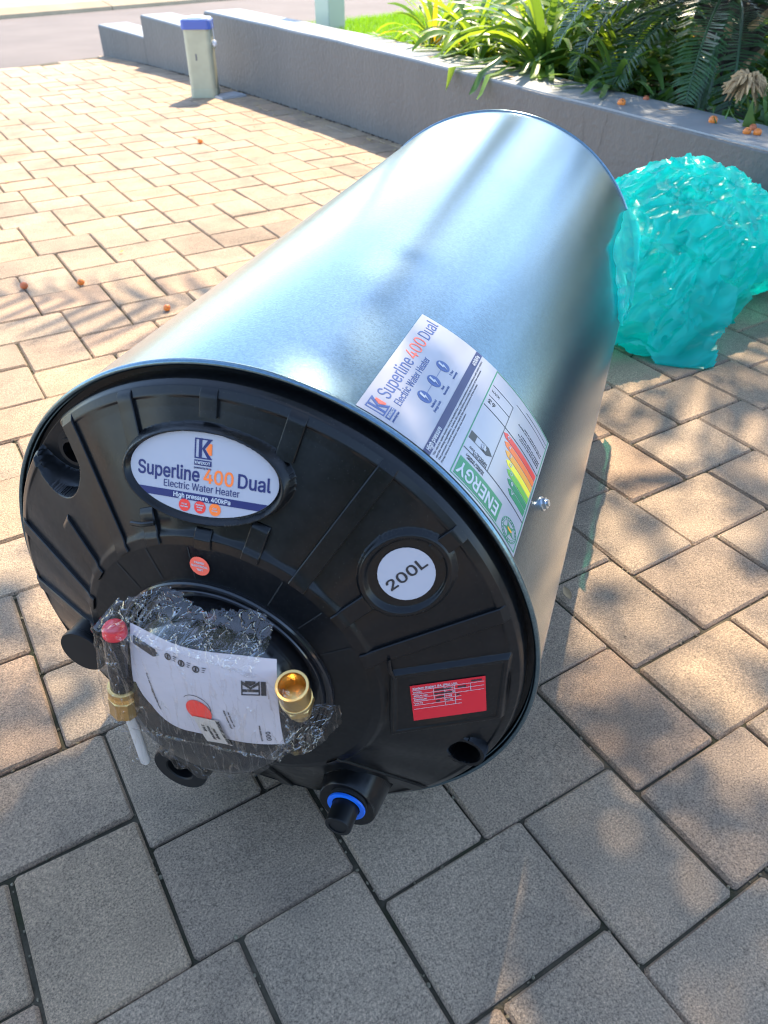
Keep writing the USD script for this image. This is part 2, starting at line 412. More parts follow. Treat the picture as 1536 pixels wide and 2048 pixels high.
def blades(n, where, hmin, hmax, wid, seed):
    r = np.random.default_rng(seed)
    p = where(r, n); n = len(p)
    a = r.uniform(0, 6.28, n); h = r.uniform(hmin, hmax, n); ln = r.uniform(0.1, 0.6, n) * h; la = r.uniform(0, 6.28, n)
    dx = np.stack([np.cos(a), np.sin(a), 0 * a], 1) * wid / 2
    tip = p + np.stack([ln * np.cos(la), ln * np.sin(la), h], 1)
    v = np.stack([p - dx, p + dx, tip], 1).reshape(-1, 3)
    return trimesh.Trimesh(v, np.arange(3 * n).reshape(-1, 3), process=False)


def verge_pts(r, n):
    x = r.uniform(-2, 6, n); y = v0(x) + r.uniform(0.0, 2.2, n)
    return np.stack([x, y, np.full(n, 0.14)], 1)


obj("verge_grass", blades(26000, verge_pts, 0.03, 0.09, 0.012, 3), "grass_blade", kind="stuff",
    label="sunlit green grass verge across the street", category="grass")


def lawn_edge(x):
    return 5.22 + 0.27 * x


def lawn_z(x, y):
    return 0.27 - 0.22 * sstep(lawn_edge(x) - 0.9, lawn_edge(x) + 0.02, y)


gx, gy = np.meshgrid(np.linspace(2.72, 14, 60), np.linspace(0, 1, 60), indexing="ij")
LY = -3 + gy * (lawn_edge(gx) + 3)
obj("lawn", (np.stack([gx, LY, lawn_z(gx, LY)], -1).reshape(-1, 3), grid_faces(60, 60)), "turf", smooth=True, kind="structure")


def lawn_pts(r, n):
    x = r.uniform(2.75, 7.5, n); y = r.uniform(3.0, 7.4, n)
    k = y < lawn_edge(x); x, y = x[k], y[k]
    return np.stack([x, y, lawn_z(x, y)], 1)


obj("lawn_grass", blades(90000, lawn_pts, 0.02, 0.055, 0.006, 4), "grass_blade", kind="stuff",
    label="bright green lawn grass behind the grey wall", category="grass")
obj("garden_bed", sheet([(2.74, -3), (5.6, -3), (5.2, 3.2), (4.2, 3.9), (2.74, 3.7)], 0.3), "earth", kind="structure")

# ------------------------------------------------------------------ driveway of herringbone pavers
W, L = 0.15, 0.201
R3 = np.array(CAM_AXES)


def to_px(P):
    q = (np.asarray(P, float) - CAM_POS) @ R3.T
    z = np.maximum(-q[..., 2], 1e-3)
    return np.stack([768 + 1562 * q[..., 0] / z, 1024 - 1562 * q[..., 1] / z], -1), -q[..., 2]


WALL = np.array([(-4.0, 2.545), (2.9, 2.545), (3.6, 2.53), (4.3, 2.495), (5.0, 2.45), (5.6, 2.405), (6.1, 2.345), (6.5, 2.27), (6.95, 2.175)])   # (y, x) of its front foot
wall_x = lambda y: np.interp(y, WALL[:, 0], WALL[:, 1])


def paver_mesh(cx, cy, lx, ly, r):
    g, ch, cc = 0.0023, 0.0034, 0.004
    hx, hy = lx / 2 - g + r.uniform(-0.0008, 0.0008), ly / 2 - g + r.uniform(-0.0008, 0.0008)
    def ring(hx, hy, c):
        return np.array([(hx - c, hy), (-hx + c, hy), (-hx, hy - c), (-hx, -hy + c), (-hx + c, -hy), (hx - c, -hy), (hx, -hy + c), (hx, hy - c)])
    o = ring(hx, hy, cc); i = ring(hx - ch, hy - ch, cc)
    j = r.uniform(-0.0011, 0.0011, (8, 2))
    dz = r.uniform(-0.0022, 0.0006); tx, ty = r.normal(0, 0.0055, 2)
    top = dz + (i + j) @ [tx, ty]; mid = dz - 0.0042 + o @ [tx, ty] + r.uniform(-0.0012, 0.0006, 8)
    v = np.vstack([np.c_[o, np.full(8, -0.045)], np.c_[o + j * 0.5, mid], np.c_[i + j, top]])
    a = r.normal(0, 0.004)
    c, s = math.cos(a), math.sin(a)
    v[:, :2] = v[:, :2] @ np.array([[c, s], [-s, c]]) + [cx + r.normal(0, 0.0008), cy + r.normal(0, 0.0008)]
    k = np.arange(8); k2 = (k + 1) % 8
    f = np.vstack([np.stack([k, k2, 8 + k2], 1), np.stack([k, 8 + k2, 8 + k], 1), np.stack([8 + k, 8 + k2, 16 + k2], 1), np.stack([8 + k, 16 + k2, 16 + k], 1),
                   np.array([[16, 16 + q, 16 + q + 1] for q in range(1, 7)])])
    return v, f


drive = thing("driveway", kind="structure")
bed_poly = [(-5, -5), (2.8, -5), (2.8, near(2.8)), (-5, near(-5))]
obj("jointing_sand", sheet(bed_poly, -0.0078), "joint_sand", drive)
cr = MB()
crng = np.random.default_rng(77)
lines = []
for i in range(-14, 30):
    for j in range(-16, 12):
        for (x0, y0, lx, ly) in ((i * W + j * L, i * W - j * L, L, W), (i * W + L + j * L, i * W + W - L - j * L, W, L)):
            if -0.6 < x0 < 2.4 and -0.9 < y0 < 1.7:
                lines += [((x0, y0), (x0 + lx, y0)), ((x0, y0), (x0, y0 + ly))]
for (p0, p1) in lines:
    for _ in range(crng.integers(3, 12)):
        t = crng.random(); sz = crng.uniform(0.0007, 0.0026)
        q = trimesh.creation.icosahedron(); v = q.vertices * sz * crng.uniform(0.6, 1.5, 3)
        cr.add(v + [p0[0] + (p1[0] - p0[0]) * t + crng.normal(0, 0.0022), p0[1] + (p1[1] - p0[1]) * t + crng.normal(0, 0.0022), -0.0068 + sz * 0.5], q.faces)
obj("joint_grit", cr.get(), "debris_dark", drive, kind="stuff")
spots = []
for i in range(-60, 80):
    for j in range(-50, 50):
        for (x0, y0, lx, ly) in ((i * W + j * L, i * W - j * L, L, W), (i * W + L + j * L, i * W + W - L - j * L, W, L)):
            cx, cy = x0 + lx / 2, y0 + ly / 2
            if -4 < cx < 2.65 and -3.5 < cy < near(cx) - 0.11 and cx - lx / 2 < wall_x(cy) - 0.004:
                spots.append((cx, cy, lx, ly))
spots = np.array(spots)
corn = np.array([[-1, -1], [1, -1], [1, 1], [-1, 1]]) * 0.5
pc = np.stack([spots[:, None, 0] + corn[None, :, 0] * spots[:, None, 2], spots[:, None, 1] + corn[None, :, 1] * spots[:, None, 3], np.zeros((len(spots), 4))], -1)
px, dep = to_px(pc)
inside = (dep.min(1) > 0.1) & (px[..., 0].max(1) > -5) & (px[..., 0].min(1) < 1541) & (px[..., 1].max(1) > -5) & (px[..., 1].min(1) < 2053)
area = 0.5 * np.abs((px[:, 2, 0] - px[:, 0, 0]) * (px[:, 3, 1] - px[:, 1, 1]) - (px[:, 3, 0] - px[:, 1, 0]) * (px[:, 2, 1] - px[:, 0, 1]))
# hidden under the heater and the bag: not counted among the pavers in view
ha = np.array([0.76692, 0.64174]); hh = np.array([0.64174, -0.76692])
rel = spots[:, :2] - np.array([0.530227, 0.100714])
hid = (rel @ ha > 0.1) & (rel @ ha < 1.35) & (np.abs(rel @ hh) < 0.14) | ((rel @ ha > 0.25) & (rel @ ha < 1.9) & (rel @ hh > -0.42) & (rel @ hh < 0.05))
order = np.argsort(-area * inside * ~hid)
prng = np.random.default_rng(11)
single = set(order[:300].tolist())
rest = [MB() for _ in PAVER_MATS]
for k in range(len(spots)):
    v, f = paver_mesh(*spots[k], prng)
    w = int(prng.integers(0, len(PAVER_MATS)))
    if k in single:
        obj("paver", (v, f), PAVER_MATS[w], drive)
    else:
        rest[w].add(v, f)
for w, b in enumerate(rest):
    obj("paver_field", b.get(), PAVER_MATS[w], drive, kind="stuff")

# ------------------------------------------------------------------ garden wall
gw = thing("garden_wall", "low stepped grey plastered wall bordering the paved driveway", "wall")


def wall_section(y0, y1, z0, z1, name="wall_section"):
    ys = np.unique(np.r_[np.linspace(y0, y1, max(3, int((y1 - y0) / 0.12))), y0, y1])
    xs = wall_x(ys); t = np.gradient(xs, ys)
    nrm = np.stack([np.ones_like(t), -t], 1); nrm /= np.linalg.norm(nrm, axis=1, keepdims=True)
    zt = z0 + (z1 - z0) * (ys - y0) / (y1 - y0)
    wob = 0.003 * (meshkit.noise(np.c_[ys * 3, ys * 0, ys * 0]) - 0.5)
    c = 0.008
    prof = [(0, -0.08, 0), (0, None, -c), (c * 0.35, None, -c * 0.3), (c, None, 0), (0.26 - c, None, 0.002), (0.26, None, -c), (0.26, -0.08, 0)]
    rows = []
    for off, zf, dz in prof:
        z = (zt + dz + wob) if zf is None else np.full(len(ys), zf)
        rows.append(np.stack([xs + nrm[:, 0] * off + wob, ys + nrm[:, 1] * off, z], 1))
    V = np.stack(rows, 0)
    b = MB().add(V.reshape(-1, 3), grid_faces(len(prof), len(ys)))
    for e in (0, len(ys) - 1):
        P = V[:, e]
        b.add(P, [[0, i, i + 1] for i in range(1, len(P) - 1)])
    obj(name, b.get(), "wall_paint", gw, smooth=25)


plain("wall_top", (0.16, 0.17, 0.175), 0.55, vary=0.12, vscale=6, bump=0.3, bscale=120, bdist=0.003)  # paler, slightly bluish tone for the top faces of the wall


def wall_top(y0, y1, z0, z1):
    ys = np.linspace(y0, y1, max(3, int((y1 - y0) / 0.12)))
    xs = wall_x(ys); t = np.gradient(xs, ys)
    nrm = np.stack([np.ones_like(t), -t], 1); nrm /= np.linalg.norm(nrm, axis=1, keepdims=True)
    zt = z0 + (z1 - z0) * (ys - y0) / (y1 - y0) + 0.003 * (meshkit.noise(np.c_[ys * 3, ys * 0, ys * 0]) - 0.5)
    rows = [np.stack([xs + nrm[:, 0] * o, ys + nrm[:, 1] * o, zt + dz], 1) for o, dz in ((0.004, -0.003), (0.007, 0.0035), (0.13, 0.0045), (0.254, 0.0035), (0.257, -0.003))]
    V = np.stack(rows, 0)
    obj("top_skin", (V.reshape(-1, 3), grid_faces(5, len(ys))), "wall_top", gw, smooth=25)


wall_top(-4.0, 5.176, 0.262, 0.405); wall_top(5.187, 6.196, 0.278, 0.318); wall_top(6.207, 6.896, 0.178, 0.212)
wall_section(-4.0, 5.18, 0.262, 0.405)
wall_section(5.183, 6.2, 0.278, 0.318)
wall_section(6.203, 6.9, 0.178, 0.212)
# hairline cracks in the plaster
for (y, za, zb, dx) in ((1.66, 0.335, 0.05, 0.05), (1.78, 0.33, 0.16, -0.03), (1.42, 0.325, 0.08, 0.04)):
    zz = np.linspace(za, zb, 14); yy = y + dx * np.linspace(0, 1, 14) + 0.006 * (prng.random(14) - 0.5)
    wv = 0.0005 * (0.5 + prng.random(14))
    V = np.stack([np.c_[wall_x(yy) - 0.0012, yy - wv, zz], np.c_[wall_x(yy) - 0.0012, yy + wv, zz]], 1).reshape(-1, 3)
    obj("plaster_crack", (V, grid_faces(14, 2)), "ink_black", gw)

# crumbs and dry seed along the wall foot
db = MB()
for k in range(420):
    y = prng.uniform(2.4, 5.3); off = abs(prng.normal(0, 0.13)) + 0.004
    x = wall_x(y) - off
    s = prng.uniform(0.0012, 0.0042)
    q = trimesh.creation.icosahedron(); v = q.vertices * s * prng.uniform(0.5, 1.4, 3)
    db.add(v + [x, y, s * 0.4], q.faces)
obj("seed_debris", db.get(), "debris", label="pale dry seeds and crumbs scattered on the pavers along the foot of the wall", category="debris", kind="stuff")
db = MB()
for k in range(420):
    y = prng.uniform(1.2, 6.4); s = prng.uniform(0.002, 0.005)
    x = wall_x(y) - prng.uniform(0.0, 0.012)
    q = trimesh.creation.icosahedron(); v = q.vertices * s * prng.uniform(0.6, 1.5, 3)
    db.add(v + [x, y, 0.001], q.faces)
obj("wall_foot_soil", db.get(), "earth", label="dark line of soil packed between wall foot and paving", category="soil", kind="stuff")

# ------------------------------------------------------------------ water heater lying on its side; local axes: x right across the face, y into the tank, z up
RT = 0.29317
LT = 1.122
heater = thing("water_heater", "horizontal galvanised steel water heater with black end cover lying on the driveway pavers", "water heater",
               loc=(0.530227, 0.100714, 0.0), rotz=-50.0777)


def loc(u, w, d):
    return np.stack(np.broadcast_arrays(np.asarray(u, float), -np.asarray(d, float), np.asarray(w, float) + RT), -1)


def place(m, off=(0, 0, 0)):
    m = m.copy(); m.apply_translation(np.asarray(off, float)); return m


def drum(profile, n=256, wob=0.0):
    pr = np.asarray(profile, float); th = np.arange(n) * 2 * np.pi / n
    R_, S_ = np.broadcast_to(pr[:, :1], (len(pr), n)), np.broadcast_to(pr[:, 1:2], (len(pr), n))
    if wob:
        q = np.stack([2.2 * np.sin(th)[None] + 0 * S_, 2.2 * np.cos(th)[None] + 0 * S_, S_ * 3.0], -1)
        R_ = R_ + wob * (meshkit.noise(q, 5) - 0.5) + wob * 0.35 * (meshkit.noise(q * 3.1, 9) - 0.5)
    V = np.stack([R_ * np.sin(th), S_, R_ * np.cos(th) + RT], -1).reshape(-1, 3)
    return MB().add(V, grid_faces(len(pr), n, True)).get()


obj("casing", drum([(RT - 0.001, s) for s in np.linspace(0.004, LT, 90)], 320, 0.00022), "galvanised_steel", heater, smooth=True)
ang = np.linspace(0, 2 * np.pi, 14)
obj("front_rim", drum([(RT - 0.0012 + 0.0030 * math.cos(t), 0.002 - 0.0034 * math.sin(t)) for t in ang]
                      + [(RT - 0.0048, 0.004), (RT - 0.0052, 0.02)], 320), "galvanised_steel", heater, smooth=40)
obj("rear_rim", drum([(RT - 0.0016 + 0.0034 * math.cos(t), LT + 0.003 * math.sin(t)) for t in ang], 200), "galvanised_steel", heater, smooth=True)
obj("rear_cover", drum([(RT - 0.004, LT - 0.002), (RT - 0.02, LT + 0.01), (0.2, LT + 0.03), (0.001, LT + 0.035)], 128), "cap_black", heater, smooth=30)

# moulded front cover as a polar height field
PROF = np.array([(0.0, 0.077), (0.112, 0.077), (0.150, 0.0725), (0.1585, 0.0700), (0.1625, 0.0665), (0.262, 0.0225), (0.272, 0.0185), (0.2785, 0.0140), (0.2815, 0.007)])


def cone(u, w):
    return np.interp(np.hypot(u, w), PROF[:, 0], PROF[:, 1])


def plane_at(u0, w0):
    r0 = math.hypot(u0, w0); g = -0.442
    d0 = float(np.interp(r0, [0.1625, 0.262], [0.0665, 0.0225]))
    return lambda u, w: d0 + g * ((u - u0) * u0 + (w - w0) * w0) / r0


OV = (-0.0085, 0.2105); OA, OB = 0.0775, 0.0415
ov_plane = plane_at(0.0, 0.2105)
BO = (0.172, 0.1415)
bo_plane = plane_at(*BO)
pl_c = (0.216, 0.0)
pl_plane = plane_at(0.216, 0.002)


def oval_r(u, w, a=OA, b=OB):
    c, s = math.cos(math.radians(2.0)), math.sin(math.radians(2.0))
    x, y = u - OV[0], (w - OV[1])
    x, y = c * x + s * y, -s * x + c * y
    return np.hypot(x / a, y / (b * 0.905))


def cover_d(u, w):
    d = cone(u, w)
    r = np.hypot(u, w)
    # shallow relief between panels
    th = np.degrees(np.arctan2(w, u))
    d = d - 0.0016 * sstep(0.158, 0.166, r) * (0.5 + 0.5 * np.cos(np.radians((th - 3) * 20))) * (r < 0.27)
    # circular boss with a lip for the litre badge
    rb = np.hypot(u - BO[0], w - BO[1]) / 1.0
    pb = bo_plane(u, w)
    d = np.where(rb < 0.0405, np.maximum(d, pb + 0.0035 * sstep(0.0405, 0.0375, rb)), d)
    d = np.where(rb < 0.0345, pb + 0.0035 - 0.0042 * sstep(0.0345, 0.0315, rb), d)
    # oval boss and sunk seat for the name badge
    ro = oval_r(u, w)
    po = ov_plane(u, w)
    d = np.where(ro < 1.045, np.maximum(d, po + 0.0075 * sstep(1.045, 0.995, ro)), d)
    d = np.where(ro < 0.97, po + 0.0075 - 0.005 * sstep(0.97, 0.925, ro), d)
    # rectangular pad of the rating plate
    x, y = u - 0.2165, w - 0.002 - (u - 0.2165) * 0.12
    inx = sstep(0.052, 0.0495, np.abs(x)); iny = sstep(0.045, 0.0425, np.abs(y + 0.0))
    pp = pl_plane(u, w)
    frame = inx * iny
    inner = sstep(0.0465, 0.0445, np.abs(x)) * sstep(0.0395, 0.0375, np.abs(y))
    d = np.where(frame > 0, np.maximum(d, (pp + 0.0036) * frame + d * (1 - frame)), d)
    d = d - inner * 0.0016
    # finger pocket at the edge
    ax, ay = (u + 0.192), (w - 0.178)
    al = ax * math.cos(math.radians(137)) + ay * math.sin(math.radians(137)); ac = -ax * math.sin(math.radians(137)) + ay * math.cos(math.radians(137))
    rp = np.hypot(np.where(al > 0, al * 0.6, al) / 0.040, ac / 0.034)
    d = np.where(rp < 1.0, np.minimum(d, 0.045 - 0.075 * sstep(1.0, 0.55, rp) - 0.02), d)
    rp2 = sstep(1.03, 0.985, rp)
    d = d - 0.004 * rp2
    # small round port low on the right
    rh = np.hypot((u - 0.2345), (w + 0.0955))
    d = np.where(rh < 0.0215, np.maximum(d, 0.0305), d)
    d = np.where(rh < 0.0168, 0.0305 - 0.035 * sstep(0.0168, 0.0145, rh), d)
    # inlet lobe
    rl = np.hypot(u - 0.118, (w + 0.187) * np.where(w < -0.187, 1.0, 0.8))
    d = np.maximum(d, 0.074 * sstep(0.042, 0.032, rl))
    # outlet lobe
    rk = np.hypot(u + 0.088, w + 0.2)
    d = np.maximum(d, 0.070 * sstep(0.038, 0.035, rk))
    # web between the lobes
    return d


rr_ = np.r_[np.linspace(0.104, 0.2785, 194), 0.2798, 0.2808, 0.2815]
NT = 1080
tt = np.arange(NT) * 2 * np.pi / NT
RR, TT = np.meshgrid(rr_, tt, indexing="ij")
U, Wv = RR * np.cos(TT), RR * np.sin(TT)
D = cover_d(U, Wv)
V = loc(U, Wv, D)
side = [loc(0.2817 * np.cos(tt), 0.2817 * np.sin(tt), 0 * tt - 0.004), loc(0.2815 * np.cos(tt), 0.2815 * np.sin(tt), 0 * tt - 0.010),
        loc(0.2875 * np.cos(tt), 0.2875 * np.sin(tt), 0 * tt - 0.010)]
V = np.concatenate([V, np.stack(side, 0)], 0)
obj("front_cover", MB().add(V.reshape(-1, 3), grid_faces(len(V), NT, True)).get(), "cap_black", heater, smooth=38)


def strap(angle, r0, r1, wid=0.0165, lift=0.0024):
    """raised moulded rib running up the cover's cone"""
    a = math.radians(angle); e = np.array([math.cos(a), math.sin(a)]); t = np.array([-e[1], e[0]])
    rs = np.linspace(r0, r1, 26)
    hw = wid / 2
    pr = [(-hw - 0.0006, -0.004), (-hw, lift - 0.0008), (-hw + 0.0009, lift), (hw - 0.0009, lift), (hw, lift - 0.0008), (hw + 0.0006, -0.004)]
    rows = []
    for r in rs:
        row = []
        for x, dz in pr:
            u, w = e * r + t * x
            fall = 0.0 if r < r1 - 0.004 else 0.0025 * ((r - r1 + 0.004) / 0.004) ** 2
            row.append(loc(u, w, float(np.interp(r, PROF[:, 0], PROF[:, 1])) + dz - fall))
        rows.append(row)
    V = np.array(rows)
    b = MB().add(V.reshape(-1, 3), grid_faces(len(rs), len(pr)))
    for k in (0, -1):
        b.add(V[k], [[0, i, i + 1] for i in range(1, 5)])
    return b.get()


def rib(angle, r0, r1, **k):
    obj("rib", strap(angle, r0, r1, **k), "cap_black", heater, smooth=25)


for angle in (3, 21, 39, 57.3, 75, 92, 110, 127.5, 147, 165, 183, 201, 219, 237, 255, 273, 309, 327):
    if angle == 92:
        rib(angle, 0.256, 0.278); rib(angle, 0.150, 0.166)
    elif angle == 39:
        rib(40, 0.252, 0.278); rib(39, 0.152, 0.187)
    elif angle == 75:
        rib(angle, 0.240, 0.278); rib(angle, 0.152, 0.184)
    elif angle == 110:
        rib(110.5, 0.232, 0.278); rib(111.8, 0.152, 0.182)
    elif angle == 3:
        continue
    elif angle == 147:
        rib(angle, 0.152, 0.215)
    elif angle == 237 or angle == 255:
        continue
    elif angle == 309:
        rib(313, 0.152, 0.278)
    elif angle == 327:
        continue
    else:
        rib(angle, 0.152, 0.278)
# fine mould lines on the flat ring
for angle in (116.5, 98, 134, 62, 45, 28):
    a = math.radians(angle); e = np.array([math.cos(a), math.sin(a)]); t = np.array([-e[1], e[0]]) * 0.0006
    pts = [loc(*(e * r + t * s), float(np.interp(r, PROF[:, 0], PROF[:, 1])) + 0.0006) for r in np.linspace(0.116, 0.149, 6) for s in (-1, 1)]
    obj("mould_line", (np.array(pts), grid_faces(6, 2)), "hole_black", heater)
# small moulded clip bar between two ribs
obj("clip", tube([loc(-0.076, 0.160, 0.072), loc(-0.062, 0.1635, 0.0745), loc(-0.051, 0.166, 0.072)], [0.0022, 0.0025, 0.0022], 8), "cap_black", heater, smooth=40)
obj("clip", tube([loc(0.1645, 0.058, 0.066), loc(0.1665, 0.048, 0.0695), loc(0.170, 0.036, 0.067)], [0.0016, 0.002, 0.0016], 8), "cap_black", heater, smooth=40)
# port in the finger pocket
pk = lathe([(0.0115, -0.03), (0.0115, 0.0), (0.0155, 0.0), (0.0155, -0.004), (0.019, -0.004), (0.019, -0.006), (0.0215, -0.006), (0.0215, -0.03)], 40, "d")
obj("port_socket", place(pk, loc(-0.176, 0.178, 0.012)), "cap_black_matte", heater, smooth=30)
obj("port_hole", place(lathe([(0.0115, 0.0), (0.0001, 0.0)], 32, "d"), loc(-0.176, 0.178, 0.002)), "hole_black", heater)
obj("port_hole", place(lathe([(0.0150, 0.0), (0.0001, 0.0)], 32, "d"), loc(0.2345, -0.0955, 0.0008)), "hole_black", heater)
# blanking cap at the left of the element cover
obj("blanking_cap", place(lathe([(0.0255, 0.04), (0.0255, 0.078), (0.0265, 0.079), (0.0268, 0.084), (0.026, 0.086), (0.0001, 0.0862)], 48, "d"), loc(-0.170, -0.026, 0.0)),
    "cap_black_matte", heater, smooth=30)
# outlet with its round opening
obj("outlet_socket", place(lathe([(0.0335, 0.03), (0.0335, 0.083), (0.0325, 0.085), (0.018, 0.085), (0.0165, 0.0835), (0.0165, 0.05)], 56, "d"), loc(-0.086, -0.197, 0.0)), "cap_black_matte", heater, smooth=30)
obj("outlet_hole", place(lathe([(0.0167, 0.0), (0.0001, 0.0)], 32, "d"), loc(-0.086, -0.197, 0.055)), "hole_black", heater)
# inlet with blue washer and black plug
inx, inw = 0.121, -0.1725
obj("inlet_socket", place(lathe([(0.021, 0.06), (0.021, 0.0775), (0.0001, 0.078)], 48, "d"), loc(inx, inw, 0.0)), "hole_black", heater, smooth=30)
obj("blue_washer", place(lathe([(0.0160, 0.0), (0.0160, 0.0022), (0.0215, 0.0026), (0.0218, 0.001), (0.0215, 0.0)], 56, "d"), loc(inx, inw, 0.0805)), "plug_blue", heater, smooth=30)
obj("inlet_plug", place(lathe([(0.0150, 0.075), (0.0148, 0.106), (0.0140, 0.1075), (0.010, 0.1078), (0.0098, 0.1065), (0.0001, 0.1065)], 40, "d"), loc(inx, inw, 0.0)), "cap_black_matte", heater, smooth=30)
# element cover: flange grooves and glossy domed hood
obj("flange_ring", place(lathe([(0.1135, 0.074), (0.1135, 0.0805), (0.112, 0.082), (0.1095, 0.082), (0.108, 0.0795), (0.106, 0.0795), (0.1045, 0.083), (0.102, 0.083), (0.100, 0.079), (0.097, 0.079), (0.0965, 0.075), (0.088, 0.075)], 160, "d"), loc(0, 0, 0)),
    "gloss_black", heater, smooth=25)
obj("element_cover", place(lathe([(0.0925, 0.07), (0.0925, 0.086), (0.091, 0.089), (0.0895, 0.112), (0.086, 0.130), (0.078, 0.142), (0.064, 0.1485), (0.04, 0.151), (0.0001, 0.1515)], 128, "d"), loc(0, 0, 0)),
    "gloss_black", heater, smooth=40)


# bolts through the casing
def bolt_mesh():
    hexa = trimesh.creation.cylinder(radius=0.0078, height=0.0058, sections=6); hexa.apply_translation([0, 0, 0.0045])
    wash = trimesh.creation.cylinder(radius=0.0095, height=0.0016, sections=24); wash.apply_translation([0, 0, 0.0008])
    tip = trimesh.creation.cylinder(radius=0.0045, height=0.004, sections=16); tip.apply_translation([0, 0, 0.0092])
    return trimesh.util.concatenate([hexa, wash, tip])


for s in (0.12, 0.953):
    th = math.radians(64.7)
    bm = bolt_mesh()
    Z = np.array([math.sin(th), 0, math.cos(th)]); Y = np.array([0, 1.0, 0]); X = np.cross(Y, Z)
    T = np.eye(4); T[:3, 0] = X; T[:3, 1] = Y; T[:3, 2] = Z; T[:3, 3] = np.array([0, s, RT]) + Z * (RT - 0.0012)
    bm.apply_scale([0.8, 0.8, 0.62]); bm.apply_transform(T)
    obj("bolt", bm, "zinc_bolt", heater)

# ------------------------------------------------------------------ printed labels
def flat_text(s, x, y, h, width=None, bold=False, align="l"):
    """lettering in the label's own plane (z = 0..depth); x, y is the baseline's start"""
    t = meshkit.text_mesh(s, h, 0.0002, bold)
    v = np.array(t.vertices)
    x0, x1 = v[:, 0].min(), v[:, 0].max()
    k = width / (x1 - x0) if width else 1.0
    v[:, 0] = (v[:, 0] - x0) * k
    w = (x1 - x0) * k
    v[:, 0] += x - {"l": 0, "c": w / 2, "r": w}[align]
    v[:, 1] += y
    return trimesh.Trimesh(v, t.faces, process=False)


def slab(poly, z=0.0, step=None):
    """thin flat print from a shapely polygon, or its grid when step is given"""
    if not isinstance(poly, Polygon):
        poly = Polygon(poly)
    m = trimesh.creation.extrude_polygon(poly, 0.0002, engine="earcut")
    if step:
        m = m.subdivide_to_size(step)
    v = np.array(m.vertices); v[:, 2] += z
    return trimesh.Trimesh(v, m.faces, process=False)


def rect(x0, y0, x1, y1, z=0.0, step=None):
    return slab([(x0, y0), (x1, y0), (x1, y1), (x0, y1)], z, step)


def frame(x0, y0, x1, y1, t, z=0.0, step=None):
    p = Polygon([(x0, y0), (x1, y0), (x1, y1), (x0, y1)], [[(x0 + t, y0 + t), (x1 - t, y0 + t), (x1 - t, y1 - t), (x0 + t, y1 - t)]])
    return slab(p, z, step)


def disc(x, y, r, z=0.0, ry=None):
    a = np.linspace(0, 2 * np.pi, 33)[:-1]
    return slab(np.c_[x + r * np.cos(a), y + (ry or r) * np.sin(a)], z)


def ringp(x, y, r, t, z=0.0):
    return slab(Point(x, y).buffer(r).difference(Point(x, y).buffer(r - t)), z)


def lift(m, z):
    v = np.array(m.vertices); v[:, 2] += z
    return trimesh.Trimesh(v, m.faces, process=False)


def logo_parts(x, y, w, h):
    """square K emblem over a name bar; returns (dark pieces, accent pieces, light pieces)"""
    bar = 0.2 * h
    sq0 = y + bar + 0.05 * h; s = h - bar - 0.05 * h
    t = 0.07 * w
    dark = [slab(Polygon([(x, sq0), (x + w, sq0), (x + w, sq0 + t), (x + t, sq0 + t), (x + t, sq0 + s - t), (x + w, sq0 + s - t), (x + w, sq0 + s), (x, sq0 + s)])),
            slab([(x + 0.24 * w, sq0 + t), (x + 0.42 * w, sq0 + t), (x + 0.42 * w, sq0 + s - t), (x + 0.24 * w, sq0 + s - t)]),
            slab([(x + 0.42 * w, sq0 + 0.5 * s), (x + 0.74 * w, sq0 + s - t), (x + 0.97 * w, sq0 + s - t), (x + 0.58 * w, sq0 + 0.5 * s), (x + 0.97 * w, sq0 + t), (x + 0.74 * w, sq0 + t)]),
            rect(x, y, x + w, y + bar)]
    acc = [slab([(x + 0.66 * w, sq0 + 0.5 * s), (x + 0.86 * w, sq0 + 0.78 * s), (x + w, sq0 + 0.78 * s), (x + w, sq0 + 0.22 * s), (x + 0.86 * w, sq0 + 0.22 * s)], 0.0002)]
    light = [flat_text("KWIKOT", x + 0.06 * w, y + 0.055 * h, bar * 0.5, width=0.88 * w, bold=True)]
    return dark, acc, [lift(light[0], 0.0002)]


def put(pieces, mp, name, mt, parent, kind=None):
    """maps flat print pieces (x, y, z) with mp and makes one mesh of them"""
    b = MB()
    for p in pieces:
        b.add(mp(np.array(p.vertices)), p.faces)
    return obj(name, b.get(), mt, parent, kind=kind)


# --- oval name badge; plane through the badge seat
def map_plane(u0, w0, plane, tilt=0.0, off=0.0):
    r0 = math.hypot(u0, w0); e = np.array([u0, w0]) / r0
    g = -0.442
    nn = 1.0 / math.sqrt(1 + g * g)
    c, s = math.cos(math.radians(tilt)), math.sin(math.radians(tilt))

    def mp(v):
        x, y = c * v[:, 0] - s * v[:, 1], s * v[:, 0] + c * v[:, 1]
        rad = x * e[0] + y * e[1]; tan = -x * e[1] + y * e[0]
        u = u0 + rad * nn * e[0] - tan * e[1]; w = w0 + rad * nn * e[1] + tan * e[0]
        z = v[:, 2] + off
        return loc(u - z * g * nn * e[0], w - z * g * nn * e[1], plane(u, w) + z * nn)
    return mp


